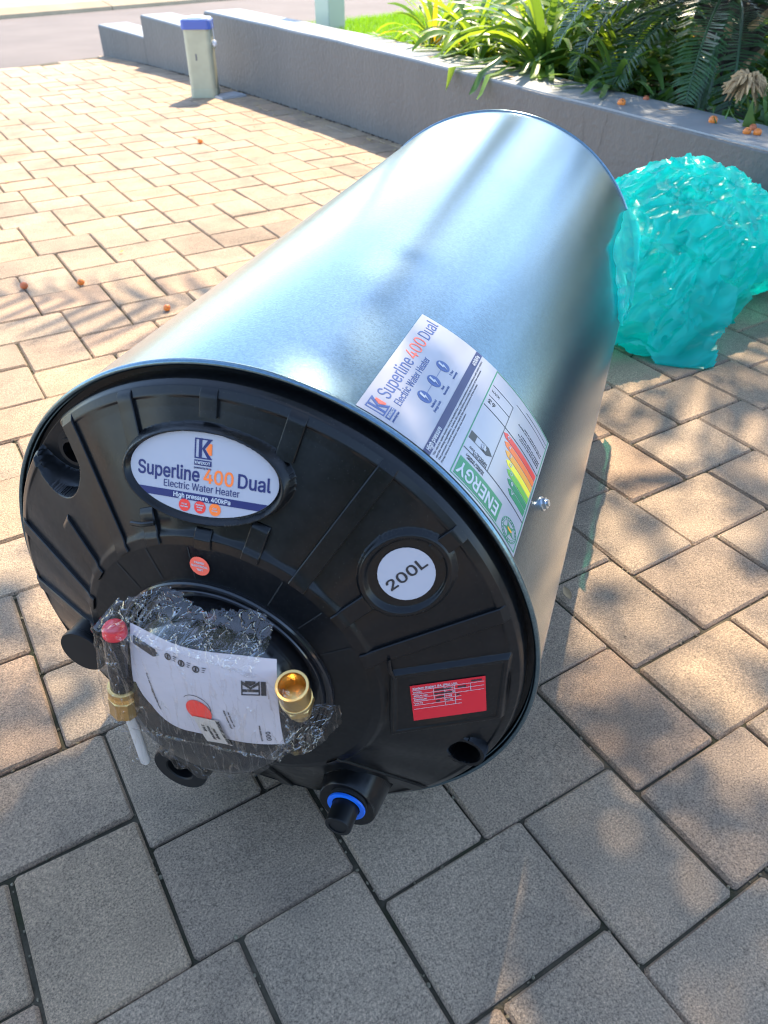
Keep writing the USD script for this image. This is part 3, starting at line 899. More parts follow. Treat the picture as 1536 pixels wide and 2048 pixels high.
mpo = map_plane(OV[0], OV[1], ov_plane, 2.0, 0.0032)
a = np.linspace(0, 2 * np.pi, 97)[:-1]
badge = put([slab(np.c_[0.0712 * np.cos(a), 0.0368 * np.sin(a)])], mpo, "name_badge", "label_white", heater)
dk, ac, lt = logo_parts(-0.0085, 0.0075, 0.0165, 0.0235)
navy = dk + [flat_text("Superline", -0.0635, -0.0068, 0.0118, width=0.0605, bold=True), flat_text("Dual", 0.0335, -0.0068, 0.0118, width=0.0305, bold=True),
             flat_text("Electric Water Heater", -0.0375, -0.0152, 0.0062, width=0.073), flat_text("powered by Haier", -0.0085, 0.0045, 0.0019, width=0.0165)]
a1 = np.linspace(-0.5, 0.5, 20)
band = Polygon([(-0.08, -0.0243), (0.08, -0.0243), (0.08, -0.0178), (-0.08, -0.0178)]).intersection(Polygon(np.c_[0.0711 * np.cos(a), 0.0367 * np.sin(a)]))
navy.append(slab(band))
up = lambda ps, z=0.0003: [lift(p, z) for p in ps]
put(up(navy), mpo, "navy_print", "ink_navy", badge)
put(up(ac + [flat_text("400", 0.0008, -0.0068, 0.0118, width=0.0285, bold=True), disc(0.013, -0.0293, 0.0056)]), mpo, "orange_print", "ink_orange", badge)
put(up([disc(-0.0165, -0.0293, 0.0056), disc(-0.0015, -0.0293, 0.0056)]), mpo, "red_print", "ink_red", badge)
small = [flat_text("High pressure, 400kPa", -0.0275, -0.0228, 0.0039, width=0.055, bold=True)]
for cx, lines in ((-0.0165, ("5 Year", "warranty")), (-0.0015, ("Reduced", "Energy", "costs")), (0.013, ("Dual", "Power"))):
    for k, s in enumerate(lines):
        small.append(flat_text(s, cx, -0.0293 + (len(lines) / 2 - k - 0.8) * 0.0022, 0.0013, align="c", bold=True))
put(up(lt + small, 0.0006), mpo, "white_print", "ink_white", badge, "stuff")

# --- litre badge
mpb = map_plane(BO[0], BO[1], bo_plane, 0.0, 0.0002)
lb = put([disc(0, 0, 0.0252)], mpb, "litre_badge", "label_white", heater)
t = flat_text("200L", 0, -0.0048, 0.0098, width=0.0405, bold=True, align="c")
v = np.array(t.vertices); ca, sa = math.cos(math.radians(41)), math.sin(math.radians(41))
v[:, :2] = v[:, :2] @ np.array([[ca, sa], [-sa, ca]])
put([lift(trimesh.Trimesh(v, t.faces, process=False), 0.0003)], mpb, "lettering", "ink_black", lb)

# --- red rating plate
mpp = map_plane(0.2165, 0.0005, pl_plane, 5.5, 0.0026)
rp_ = put([rect(-0.0355, -0.0255, 0.0355, 0.0255)], mpp, "rating_plate", "plate_red", heater)
wl = [flat_text("Kwikot (Haier) SA (Pty) Ltd.", -0.033, 0.0200, 0.0026, width=0.042, bold=True)]
wl += [rect(-0.034, y, 0.034, y + 0.0004) for y in (0.0186, 0.0132, 0.0078)] + [rect(-0.034, y, 0.012, y + 0.0004) for y in (0.0024, -0.003, -0.0084)]
wl += [rect(x, y0, x + 0.0004, 0.0186) for x, y0 in ((-0.014, 0.0024), (0.006, -0.0084), (0.021, 0.0078), (-0.004, -0.0084))]
for y, words in ((0.0150, ("MODEL", "RATED")), (0.0096, ("SERIAL NO.", "POWER")), (0.0042, ("PRESSURE", "TYPE")), (-0.0012, ("VOLTS", "MASS"))):
    wl.append(flat_text(words[0], -0.033, y, 0.0018, bold=True)); wl.append(flat_text(words[1], -0.003, y, 0.0018, bold=True))
put(up(wl), mpp, "white_print", "ink_white", rp_, "stuff")
bl_ = [rect(x, y, x + w_, y + 0.0021) for x, y, w_ in ((-0.013, 0.0145, 0.016), (-0.0135, 0.0092, 0.017), (-0.012, 0.0038, 0.008), (0.022, 0.0205, 0.010), (0.009, 0.0145, 0.008), (0.0075, 0.0038, 0.003), (-0.0025, -0.0018, 0.004), (-0.0125, -0.0018, 0.004))]
put(up(bl_), mpp, "black_print", "ink_black", rp_, "stuff")

# --- small red test sticker on the flat ring
ts0 = np.array([-0.0098, 0.1305]); dts = float(cone(*ts0)) + 0.0012


def mpt(v):
    return loc(ts0[0] + v[:, 0], ts0[1] + v[:, 1], dts - 0.118 * v[:, 1] + v[:, 2])


st = put([disc(0, 0, 0.0098)], mpt, "test_sticker", "ink_salmon", heater)
put(up([flat_text(s, 0, y, 0.0019, align="c", bold=True) for s, y in (("PASSED", 0.0028), ("ELECTRICAL", -0.001), ("TEST", -0.0048))]), mpt, "lettering", "ink_white", st)


# --- wrap-around label on the casing: x along the tank, y round it towards the top
def map_cyl(s0, th0, flip=False, off=0.0006):
    """flip: text runs round the tank, its top towards the front rim"""
    def mp(v):
        if flip:
            th = np.radians(th0) - v[:, 0] / RT; s = s0 - v[:, 1]
        else:
            th = np.radians(th0) - v[:, 1] / RT; s = s0 + v[:, 0]
        r = RT + off + v[:, 2]
        return np.stack([r * np.sin(th), s, r * np.cos(th) + RT], -1)
    return mp


mpl = map_cyl(0.006, 60.3)
label = put([rect(0, 0, 0.1935, 0.1935, 0.0, 0.008)], mpl, "energy_label", "label_white", heater)
mb = map_cyl(0.006, 38.6)          # brand half: y up from the fold
dk, ac, lt = logo_parts(0.006, 0.052, 0.0175, 0.0245)
gb = dk + [flat_text("Superline", 0.031, 0.0620, 0.0130, width=0.0745), flat_text("Dual", 0.1535, 0.0620, 0.0130, width=0.0355),
           flat_text("Electric Water Heater", 0.032, 0.0508, 0.0072, width=0.092)]
for k, cx in enumerate((0.066, 0.097, 0.128)):
    put(up([disc(cx, 0.0375, 0.0075)]), mb, "icon_disc", "ink_blue", label)
    for q, s in enumerate((("Reduced", "Energy costs"), ("Dual", "thermostat"), ("5 Year", "warranty"))[k]):
        gb.append(flat_text(s, cx, 0.0262 - 0.004 * q, 0.0024, align="c"))
gb += [rect(0.0735, 0.0373, 0.0895, 0.0377), rect(0.1045, 0.0373, 0.1205, 0.0377), flat_text("powered by Haier", 0.006, 0.0485, 0.0022, width=0.0175)]
put(up(gb), mb, "blue_print", "ink_blue", label, "stuff")
put(up(ac + [flat_text("400", 0.1095, 0.0620, 0.0130, width=0.0385)]), mb, "red_print", "ink_salmon", label)
put(up([rect(0, 0.0085, 0.1932, 0.0160, 0, 0.01)]), mb, "navy_band", "ink_navy", label)
bolts_ = []
for cx in (0.066, 0.097, 0.128):
    bolts_.append(slab([(cx - 0.0012, 0.0375 + 0.0055), (cx + 0.0022, 0.0375 + 0.0055), (cx + 0.0006, 0.0381), (cx + 0.0028, 0.0381), (cx - 0.0018, 0.0375 - 0.0055), (cx - 0.0002, 0.0368), (cx - 0.0026, 0.0368)]))
put(up(lt + bolts_ + [flat_text("High pressure", 0.004, 0.0103, 0.0044, width=0.038, bold=True), flat_text("400kPa", 0.166, 0.0103, 0.0042, bold=True)], 0.0007), mb, "white_print", "ink_white", label, "stuff")
fine = []
for q, s in enumerate(("This electric water heater must be installed by a registered plumber in accordance with SANS 10254", "and the wiring regulations. Isolate the supply before removing the cover of the element.",
                       "The pressure control valve must match the rated pressure of the heater.", "Keep these instructions with the heater.")):
    fine.append(flat_text(s, 0.004, 0.0052 - 0.0031 * q, 0.0017, width=(0.18, 0.165, 0.14, 0.085)[q]))
put(up(fine), mb, "fine_print", "ink_grey", label, "stuff")
# energy half: text runs round the tank; x from the low edge upwards, y towards the rim
me = map_cyl(0.1995, 60.0, True)
GW, GH = 0.0965, 0.1905
put(up([frame(0.0005, 0.001, GW, GH, 0.0011, 0, 0.01), rect(0.034, 0.161, GW - 0.003, GH - 0.003, 0, 0.008)]), me, "green_print", "ink_green", label)
put(up([flat_text("ENERGY", 0.0345 + 0.003, 0.1675, 0.0165, width=0.0545, bold=True)], 0.0007), me, "banner_lettering", "ink_white", label)
ink = [rect(0.0015, 0.1465, GW - 0.002, 0.1475, 0, 0.01), rect(0.0015, 0.0675, GW - 0.002, 0.0685, 0, 0.01), rect(0.0625, 0.028, 0.0631, 0.1465), rect(0.0625, 0.028, GW - 0.003, 0.0286, 0, 0.01),
       rect(0.0625, 0.048, GW - 0.003, 0.0486, 0, 0.01), flat_text("63", 0.087, 0.0535, 0.0062, bold=True, align="c"), flat_text("kWh", 0.087, 0.036, 0.004, align="c"),
       rect(0.003, 0.018, 0.06, 0.0184, 0, 0.01), rect(0.003, 0.011, 0.045, 0.0114, 0, 0.01)]
ink += [flat_text(s, 0.0655, y, 0.0026, bold=True) for s, y in (("Water heater", 0.1555), ("Kwikot (Haier)", 0.1522), ("Model KLX", 0.1432), ("HPDUAL-200", 0.1396))]
ink += [flat_text(s, 0.005, y, 0.0021) for s, y in (("Standing loss per 24 hours", 0.058), ("tested in accordance with the", 0.054), ("standard for water heaters", 0.050), ("Annual consumption will depend", 0.04), ("on how the heater is used", 0.036))]
ink.append(slab([(0.0705, 0.1185), (0.094, 0.1185), (0.094, 0.1305), (0.0705, 0.1305), (0.064, 0.1245)]))
put(up(ink), me, "black_print", "ink_black", label, "stuff")
put(up([flat_text("B", 0.0765, 0.121, 0.0065, bold=True, align="c")], 0.0008), me, "grade_letter", "ink_white", label)
scale_cols = ("ink_green", "ink_green", "ink_leaf", "ink_yellow", "ink_amber", "ink_orange", "ink_red")
for k, col in enumerate(scale_cols):
    y1 = 0.1395 - k * 0.0098; ln = 0.026 + k * 0.0047
    p = slab(Polygon([(0.0035, y1 - 0.0084), (0.0035 + ln, y1 - 0.0084), (0.0035 + ln + 0.0045, y1 - 0.0042), (0.0035 + ln, y1), (0.0035, y1)]), 0, 0.012)
    put(up([p]), me, "grade_arrow", col, label)
put(up([flat_text("ABCDEFG"[k], 0.0035 + 0.022 + k * 0.0045, 0.1395 - k * 0.0098 - 0.0063, 0.0042, bold=True) for k in range(7)], 0.0008), me, "arrow_letters", "ink_white", label)
# round star emblem
cx, cy = 0.0155, 0.176
put(up([ringp(cx, cy, 0.0128, 0.0006), ringp(cx, cy, 0.0098, 0.0005)] + [rect(cx + 0.0113 * math.cos(t) - 0.0005, cy + 0.0113 * math.sin(t) - 0.0006, cx + 0.0113 * math.cos(t) + 0.0005, cy + 0.0113 * math.sin(t) + 0.0006) for t in np.linspace(0, 6.1, 22)]),
    me, "emblem_ring", "ink_green", label)
star = [(cx + (0.0088 if k % 2 == 0 else 0.0038) * math.cos(math.pi / 2 + k * math.pi / 5), cy + (0.0088 if k % 2 == 0 else 0.0038) * math.sin(math.pi / 2 + k * math.pi / 5)) for k in range(10)]
put(up([slab(star)]), me, "emblem_star", "ink_green", label)
put(up([slab([(cx - 0.0038, cy - 0.0012), (cx + 0.0038, cy - 0.0012), (cx + 0.0028, cy + 0.0012), (cx - 0.0028, cy + 0.0012)])], 0.0007), me, "emblem_bar", "ink_amber", label)

# ------------------------------------------------------------------ kit wrapped onto the element cover
HX, HY = np.array([0.64174, -0.76692, 0]), np.array([0.76692, 0.64174, 0])
HB = np.array([0.530227, 0.100714, 0.0])


def hthing(name, u, w, d, label, category, **k):
    o = loc(u, w, d)
    p = HB + HX * o[0] + HY * o[1] + np.array([0, 0, o[2]])
    return thing(name, label, category, loc=p, rotz=-50.0777, **k), o


# leaflet
lf, o = hthing("instruction_leaflet", 0.02, 0.055, 0.158, "white printed instruction leaflet with red dot under clear wrap on the element cover", "leaflet")
TL, TR, BR, BL = np.array([-0.046, 0.108]), np.array([0.0945, 0.1145]), np.array([0.0925, 0.0055]), np.array([-0.0575, -0.013])


def leaf_map(x, y):
    """x 0..1 left to right, y 0..1 bottom to top -> point of the leaflet"""
    p = ((1 - x)[..., None] * BL + x[..., None] * BR) * (1 - y)[..., None] + ((1 - x)[..., None] * TL + x[..., None] * TR) * y[..., None]
    d = 0.1575 - 0.010 * (2 * x - 1.05) ** 2 - 0.006 * (2 * y - 0.9) ** 2 + 0.0012 * np.sin(9 * x + 4 * y)
    return loc(p[..., 0], p[..., 1], d) - o


LW, LH = 0.148, 0.116


def mplf(v):
    q = leaf_map(v[:, 0] / LW, v[:, 1] / LH); q[:, 1] -= v[:, 2] + 0.0001
    return q


gx, gy = np.meshgrid(np.linspace(0, 1, 30), np.linspace(0, 1, 26), indexing="ij")
obj("sheet", (leaf_map(gx, gy).reshape(-1, 3), grid_faces(30, 26)), "paper_white", lf, smooth=True)


def rot_text(s, x, y, h, deg, **k):
    t = flat_text(s, 0, 0, h, **k); v = np.array(t.vertices); c, q = math.cos(math.radians(deg)), math.sin(math.radians(deg))
    v[:, :2] = v[:, :2] @ np.array([[c, q], [-q, c]]) + [x, y]
    return trimesh.Trimesh(v, t.faces, process=False)


prn = []
prn.append(slab(Polygon([(0.004, 0.106), (0.030, 0.1015), (0.0345, 0.0965), (0.028, 0.0925), (0.004, 0.0975)]), 0, 0.006))
for k, (cx, cy) in enumerate(((0.0455, 0.100), (0.0605, 0.0985), (0.0755, 0.0965))):
    prn.append(ringp(cx, cy, 0.0036, 0.0011)); prn.append(rect(cx - 0.0009, cy - 0.002, cx + 0.0009, cy + 0.002)); prn += [rect(cx + 0.006, cy + 0.0025 - 0.0022 * q, cx + 0.010 - 0.0008 * q, cy + 0.0031 - 0.0022 * q) for q in range(3)]
dk, ac, lt = logo_parts(0, 0, 0.0165, 0.0215)
for p in dk + ac:
    v = np.array(p.vertices); x, y = v[:, 0].copy(), v[:, 1].copy()
    v[:, 0], v[:, 1] = 0.1385 - y, 0.0735 + x      # turned a quarter to the left
    prn.append(trimesh.Trimesh(v, p.faces, process=False))
for k in range(3):
    prn.append(ringp(0.1365, 0.010 + 0.0055 * k, 0.0021, 0.0007))
prn.append(rot_text("www.kwikot.co.za", 0.1295, 0.033, 0.0018, -90, width=0.026))
prn.append(rot_text("Quick start installation guide", 0.018, 0.070, 0.0016, -75, width=0.035))
prn.append(rot_text("Scan for the full manual", 0.022, 0.052, 0.0015, -75, width=0.027))
prn.append(rot_text("Water heater range", 0.099, 0.052, 0.0018, -80, width=0.028))
prn.append(rot_text("for domestic use", 0.103, 0.05, 0.0016, -80, width=0.022))
arc = [(0.072 + 0.0150 * math.cos(t), 0.049 + 0.0145 * math.sin(t)) for t in np.linspace(2.6, -0.4, 24)]
prn.append(slab(Polygon(arc + [(0.072 + 0.0145 * math.cos(t), 0.049 + 0.0140 * math.sin(t)) for t in np.linspace(-0.4, 2.6, 24)])))
put(up(prn), mplf, "dark_print", "ink_black", lf)
put(up([disc(0.0735, 0.042, 0.0135, 0, 0.0155)], 0.0005), mplf, "red_dot", "ink_red", lf)
tagp = put(up([slab(Polygon([(0.0665, 0.0325), (0.093, 0.036), (0.099, -0.010), (0.074, -0.0145)]), 0, 0.008)], 0.0014), mplf, "notice_sticker", "notice_paper", lf)
put(up([rot_text("IMPORTANT: 1mm FLANGE", 0.0905, 0.035, 0.0034, -83, width=0.043, bold=True), rot_text("your flange", 0.0845, 0.020, 0.0030, -83, width=0.02, bold=True),
        rot_text("use paint and", 0.0792, 0.022, 0.0030, -83, width=0.024, bold=True), rot_text("1 bolt", 0.0737, 0.022, 0.0030, -83, width=0.011, bold=True)], 0.0019), mplf, "notice_lettering", "ink_black", tagp)

# safety valve: hangs upright beside the cover
sv, o = hthing("safety_valve", -0.070, -0.085, 0.146, "brass and black safety valve with red cap and grey probe in clear wrap", "valve")
ax0, ax1 = np.array([-0.0735, -0.011]), np.array([-0.0565, 0.113])


def on_axis(t):
    p = ax0 + (ax1 - ax0) * t
    return loc(p[0], p[1], 0.146) - o


obj("valve_body", tube([on_axis(t) for t in (0.30, 0.34, 0.5, 0.84, 0.86, 0.88)], [0.0112, 0.0108, 0.0108, 0.0112, 0.0118, 0.0118], 28), "gloss_black", sv, smooth=35)
obj("red_cap", tube([on_axis(t) for t in (0.872, 0.89, 0.935, 0.955, 0.962)], [0.0108, 0.0106, 0.0102, 0.0088, 0.0045], 28), "red_plastic", sv, smooth=35)
nut = tube([on_axis(t) for t in (0.0, 0.006, 0.19, 0.2)], [0.0130, 0.0144, 0.0144, 0.0130], 8)
obj("brass_nut", nut, "brass", sv, smooth=20)
obj("brass_collar", tube([on_axis(t) for t in (0.19, 0.21, 0.24, 0.26, 0.30, 0.31)], [0.0126, 0.0138, 0.0126, 0.0138, 0.0138, 0.0110], 32), "brass", sv, smooth=25)
pr0, pr1 = loc(-0.0705, -0.006, 0.146) - o, loc(-0.0660, -0.087, 0.149) - o
obj("probe", tube([pr0, pr0 * 0.5 + pr1 * 0.5, pr0 * 0.04 + pr1 * 0.96, pr1], [0.0056, 0.0052, 0.0050, 0.0034], 20), "grey_plastic", sv, smooth=35)

# brass fitting with open threaded mouth
bf, o = hthing("brass_fitting", 0.109, 0.045, 0.146, "threaded brass pipe fitting with open mouth in clear wrap beside the leaflet", "pipe fitting")
u_ax = np.array([0.06, -0.30, 1.0]); u_ax /= np.linalg.norm(u_ax)
prof = [(0.0001, -0.004), (0.0125, -0.004)] + [(0.0135 + 0.0006 * (k % 2), -0.004 + 0.0013 * k) for k in range(20)] + [(0.0146, 0.0235), (0.0172, 0.0240), (0.0178, 0.0228), (0.0178, 0.0195),
        (0.0170, 0.019), (0.0170, -0.006), (0.0178, -0.0065), (0.0178, -0.012), (0.0160, -0.014), (0.0150, -0.030), (0.0140, -0.033), (0.0120, -0.046), (0.0001, -0.046)]
fm = lathe(prof, 48)
zx = np.cross([0, 1.0, 0], u_ax); zx /= np.linalg.norm(zx); zy = np.cross(u_ax, zx)
T = np.eye(4); T[:3, 0] = zx; T[:3, 1] = zy; T[:3, 2] = u_ax; T[:3, 3] = loc(0.1105, 0.083, 0.1475) - o
fm.apply_scale(0.79); fm.apply_transform(T)
obj("body", fm, "brass", bf, smooth=28)
hx = tube([T[:3, 3] + u_ax * z for z in (-0.0205, -0.0197, -0.0125, -0.0117)], [0.0130, 0.0144, 0.0144, 0.0130], 6)
obj("hexagon", hx, "brass", bf, smooth=15)

# clear stretch film drawn over the kit
wf, o = hthing("stretch_film", 0.015, 0.02, 0.15, "crinkled clear stretch film holding leaflet, valve and fitting on the black cover", "plastic wrap")
FP = Polygon([(-0.090, 0.060), (-0.072, 0.118), (-0.040, 0.122), (0.012, 0.118), (0.060, 0.124), (0.080, 0.122), (0.094, 0.112), (0.116, 0.112), (0.126, 0.088), (0.128, 0.040), (0.130, -0.006),
              (0.105, -0.050), (0.075, -0.052), (0.050, -0.078), (0.010, -0.100), (-0.030, -0.098), (-0.055, -0.088), (-0.085, -0.095), (-0.094, -0.050), (-0.092, 0.0)])
N = 230
fu, fw = np.meshgrid(np.linspace(-0.1, 0.142, N), np.linspace(-0.105, 0.128, N), indexing="ij")
r_ = np.hypot(fu, fw)
dd = np.interp(r_, [0, 0.064, 0.078, 0.0895, 0.0925, 0.12, 0.2], [0.153, 0.150, 0.143, 0.118, 0.102, 0.093, 0.088])
leafq = Polygon([TL, TR, BR, BL])
import shapely
inl = shapely.contains_xy(leafq.buffer(0.002), fu.ravel(), fw.ravel()).reshape(N, N)
dd = np.where(inl, np.maximum(dd, 0.158), dd)
dv = np.abs(fu - (-0.0735 + 0.017 * (fw + 0.011) / 0.124))
dd = np.where((dv < 0.0148) & (fw > -0.02) & (fw < 0.116), np.maximum(dd, 0.146 + np.sqrt(np.maximum(0.0148 ** 2 - dv ** 2, 0))), dd)
dd = np.where((np.abs(fu + 0.068) < 0.006) & (fw < -0.01) & (fw > -0.09), np.maximum(dd, 0.154), dd)
df = np.hypot(fu - 0.1105, 0)
dd = np.where((np.abs(fu - 0.1105) < 0.016) & (fw > 0.03) & (fw < 0.112), np.maximum(dd, 0.1455 + np.sqrt(np.maximum(0.0165 ** 2 - (fu - 0.1105) ** 2, 0))), dd)
from scipy.ndimage import gaussian_filter, maximum_filter
dd = maximum_filter(dd, 5); dd = np.maximum(gaussian_filter(dd, 4.5), dd - 0.0006) + 0.0016
# stretched creases run fan-wise from the fitting and the valve
q = np.stack([fu, fw, 0 * fu], -1)
crease = np.zeros_like(fu)
for (cu, cw, amp, sc, seed) in ((-0.075, 0.10, 0.0034, 16.0, 1), (0.09, 0.12, 0.0034, 18.0, 2), (0.02, 0.19, 0.003, 34.0, 3)):
    a_ = np.arctan2(fw - cw, fu - cu); rr = np.hypot(fu - cu, fw - cw)
    n_ = meshkit.noise(np.stack([a_ * sc, rr * 14, 0 * a_], -1), seed)
    crease += amp * (1 - np.abs(2 * n_ - 1)) ** 2.5 * sstep(0.012, 0.05, rr) * 0.8
bun = np.exp(-(((fu - 0.075) / 0.03) ** 2 + ((fw - 0.105) / 0.025) ** 2))
crease += bun * (0.016 * meshkit.fbm(q * 48, 2, 8) + 0.010 * (1 - np.abs(2 * meshkit.noise(q * 70, 12) - 1)))
lowr = np.exp(-(((fu - 0.115) / 0.03) ** 2 + ((fw + 0.02) / 0.035) ** 2))
crease += lowr * 0.010 * (1 - np.abs(2 * meshkit.noise(q * 60, 14) - 1))
low = sstep(-0.03, -0.08, fw) * sstep(0.09, -0.02, fu)
dd = dd + crease * np.where(inl, 0.22, 0.55) + low * 0.006 * (1 - np.abs(2 * meshkit.noise(q * [60, 16, 1], 21) - 1))
Vf = (loc(fu, fw, dd) - o).reshape(-1, 3)
ff = grid_faces(N, N)
keep = shapely.contains_xy(FP, fu.ravel(), fw.ravel())
ff = ff[keep[ff].all(1)]
fid = np.unique(ff); remap = np.full(len(Vf), -1); remap[fid] = np.arange(len(fid)); Vf, ff = Vf[fid], remap[ff]
obj("film", (Vf, ff), "clear_film", wf, smooth=True)

# ------------------------------------------------------------------ turquoise plastic bag
bag = thing("plastic_bag", "crumpled translucent turquoise plastic bag heaped between water heater and wall", "plastic bag", loc=(2.02, 0.93, 0.0))
brng = np.random.default_rng(21)
anchors = np.array([
    (1.775, 0.765, 0.004), (1.90, 0.760, 0.05), (1.885, 0.655, 0.004), (2.02, 0.70, 0.03), (2.15, 0.775, 0.004), (2.30, 0.74, 0.06), (2.50, 0.76, 0.03), (2.62, 0.85, 0.02) , (2.46, 0.92, 0.03),
    (1.62, 0.86, 0.16), (1.60, 0.80, 0.30), (1.70, 0.98, 0.34), (1.66, 0.78, 0.18), (1.80, 0.96, 0.36), (1.92, 1.0, 0.34), (2.02, 0.98, 0.385), (2.20, 0.96, 0.392), (2.34, 0.93, 0.385), (2.44, 0.80, 0.30),
    (2.42, 0.70, 0.18), (2.10, 1.22, 0.24), (1.82, 1.22, 0.2), (2.36, 1.18, 0.26), (1.78, 1.3, 0.02), (2.2, 1.4, 0.02), (2.45, 1.25, 0.05), (1.66, 1.05, 0.08)])
anchors[:, 0] = np.minimum(anchors[:, 0], 2.51)
ctr = np.array([2.05, 0.98, 0.16])
sph = trimesh.creation.icosphere(3)
dirs = sph.vertices + brng.normal(0, 0.035, sph.vertices.shape); dirs /= np.linalg.norm(dirs, axis=1, keepdims=True)
hull = trimesh.convex.convex_hull(anchors - ctr)
n_, off_ = hull.face_normals, np.einsum("ij,ij->i", hull.face_normals, hull.triangles[:, 0])
dn = dirs @ n_.T
rad = np.where(dn > 1e-4, off_[None] / np.maximum(dn, 1e-4), 1e9).min(1)
P = dirs * rad[:, None]


def ridge(p, s, seed):
    return 1 - np.abs(2 * meshkit.noise(p * s, seed) - 1)


def streak(p):
    """stretched coordinates: folds run along the first axis, up and along the wall"""
    e1 = np.array([0.80, -0.25, 0.55]); e1 /= np.linalg.norm(e1)
    e2 = np.cross([0, 0, 1.0], e1); e2 /= np.linalg.norm(e2); e3 = np.cross(e1, e2)
    return np.stack([p @ e1, p @ e2, p @ e3], -1)


q = streak(P)
fold = 0.095 * (1 - ridge(q, np.array([1.0, 3.8, 3.8]), 3)) + 0.045 * (1 - ridge(q, np.array([1.4, 7.5, 7.5]), 5)) + brng.uniform(0, 0.018, len(P)) - 0.018
P = P * (1 - fold / np.maximum(np.linalg.norm(P, axis=1), 0.1))[:, None] + ctr
bm_ = trimesh.Trimesh(P, sph.faces, process=False).subdivide().subdivide().subdivide()
P = np.array(bm_.vertices); bag_f = np.array(bm_.faces)
nv_ = bm_.vertex_normals
q = streak(P)
P = P + nv_ * (0.013 * (ridge(q, np.array([2.0, 18.0, 18.0]), 8) ** 6 - 0.1) + 0.008 * ridge(q, np.array([5.0, 40.0, 40.0]), 11) ** 7)[:, None]
axp = np.array([0.530227, 0.100714, RT]); ad = np.array([0.76692, 0.64174, 0.0])
rel = P - axp; al = rel @ ad; perp = rel - al[:, None] * ad; pr_ = np.linalg.norm(perp, axis=1)
push = (al < LT + 0.05) & (pr_ < RT + 0.006)
P[push] = (axp + al[push, None] * ad) + perp[push] / pr_[push, None] * (RT + 0.006)
P[:, 2] = np.maximum(P[:, 2], 0.003 + 0.004 * meshkit.noise(P * 12, 5))
P[:, 0] = np.minimum(P[:, 0], 2.535)
obj("bag_body", (P - [2.02, 0.93, 0.0], bag_f), "bag_film", bag, smooth=24)


def bag_flap(name, corners, nu, nv, bulge, seed):
    A, B, C_, D_ = [np.array(c, float) for c in corners]
    u, v = np.meshgrid(np.linspace(0, 1, nu), np.linspace(0, 1, nv), indexing="ij")
    p = ((1 - u)[..., None] * A + u[..., None] * B) * (1 - v)[..., None] + ((1 - u)[..., None] * D_ + u[..., None] * C_) * v[..., None]
    nrm = np.cross(B - A, D_ - A); nrm /= np.linalg.norm(nrm)
    e = 0.035 * (np.stack([meshkit.noise(p * 9 + 3.1 * k, seed + k) for k in range(3)], -1) - 0.5)
    p = p + e + nrm * (bulge * np.sin(np.pi * u) * np.sin(np.pi * v) + 0.035 * (ridge(p, np.array([5.0, 12.0, 12.0]), seed) - 0.5) + 0.012 * (ridge(p, 24.0, seed + 5) - 0.5))[..., None]
    p = p.reshape(-1, 3)
    rel = p - axp; al = rel @ ad; perp = rel - al[:, None] * ad; pr_ = np.linalg.norm(perp, axis=1)
    lim = RT + 0.004
    k = (al < LT + 0.02) & (pr_ < lim)
    p[k] = (axp + al[k, None] * ad) + perp[k] / pr_[k, None] * lim
    p[:, 2] = np.maximum(p[:, 2], 0.003)
    a_ = np.arctan2(v - 0.5, u - 0.5).ravel(); rr = np.hypot(u - 0.5, v - 0.5).ravel()
    sq = 0.5 / np.maximum(np.abs(np.cos(a_)), np.abs(np.sin(a_)))
    cut = sq * (0.72 + 0.5 * meshkit.noise(np.stack([np.cos(a_) * 2.4, np.sin(a_) * 2.4, 0 * a_ + seed], -1), seed)) * 1.02
    f = grid_faces(nu, nv); f = f[(rr < cut)[f].all(1)]
    ids = np.unique(f); rm = np.full(len(p), -1); rm[ids] = np.arange(len(ids))
    obj(name, (p[ids] - [2.02, 0.93, 0.0], rm[f]), "bag_film", bag, smooth=20)


bag_flap("bag_flap", [(1.70, 0.74, 0.03), (1.93, 0.58, -0.01), (2.10, 0.70, 0.13), (1.82, 0.84, 0.26)], 60, 60, -0.04, 37)
bag_flap("bag_flap", [(1.96, 0.76, 0.10), (2.19, 0.72, -0.01), (2.34, 0.80, 0.16), (2.1, 0.88, 0.30)], 50, 50, -0.04, 44)
# part of the bag clings to the casing's rear
cs, ct = 9, 6
sg, tg = np.meshgrid(np.linspace(0, 1, cs), np.linspace(0, 1, ct), indexing="ij")
s_al = 0.74 + 0.42 * sg + 0.10 * tg * (1 - sg) + 0.016 * brng.normal(0, 1, sg.shape)
t0 = 60 + 4 * np.abs(2 * sg - 0.9) + 14 * sstep(0.2, 0.0, sg)
t1 = 84 + 22 * sstep(0.1, 0.7, sg)
t_an = np.radians(t0 + (t1 - t0) * tg + brng.normal(0, 1.2, sg.shape))
lf_ = 0.003 + brng.uniform(0, 0.010, sg.shape) * sstep(0, 0.2, tg)
from scipy.interpolate import RegularGridInterpolator
fs, ft = np.meshgrid(np.linspace(0, 1, 85), np.linspace(0, 1, 65), indexing="ij")
up_ = lambda A: RegularGridInterpolator((np.linspace(0, 1, cs), np.linspace(0, 1, ct)), A)(np.stack([fs, ft], -1))
s_al, t_an, lf_ = up_(s_al), up_(t_an), up_(lf_)
rr = RT + lf_ + 0.004 * ridge(np.stack([s_al * 5 + t_an * 9, t_an * 14 - s_al * 16, 0 * fs], -1), 1.0, 61) ** 3
pp = axp + s_al[..., None] * ad + (rr * np.sin(t_an))[..., None] * np.array([0.64174, -0.76692, 0]) + (rr * np.cos(t_an))[..., None] * np.array([0, 0, 1.0])
pp[..., 2] = np.maximum(pp[..., 2], 0.004)
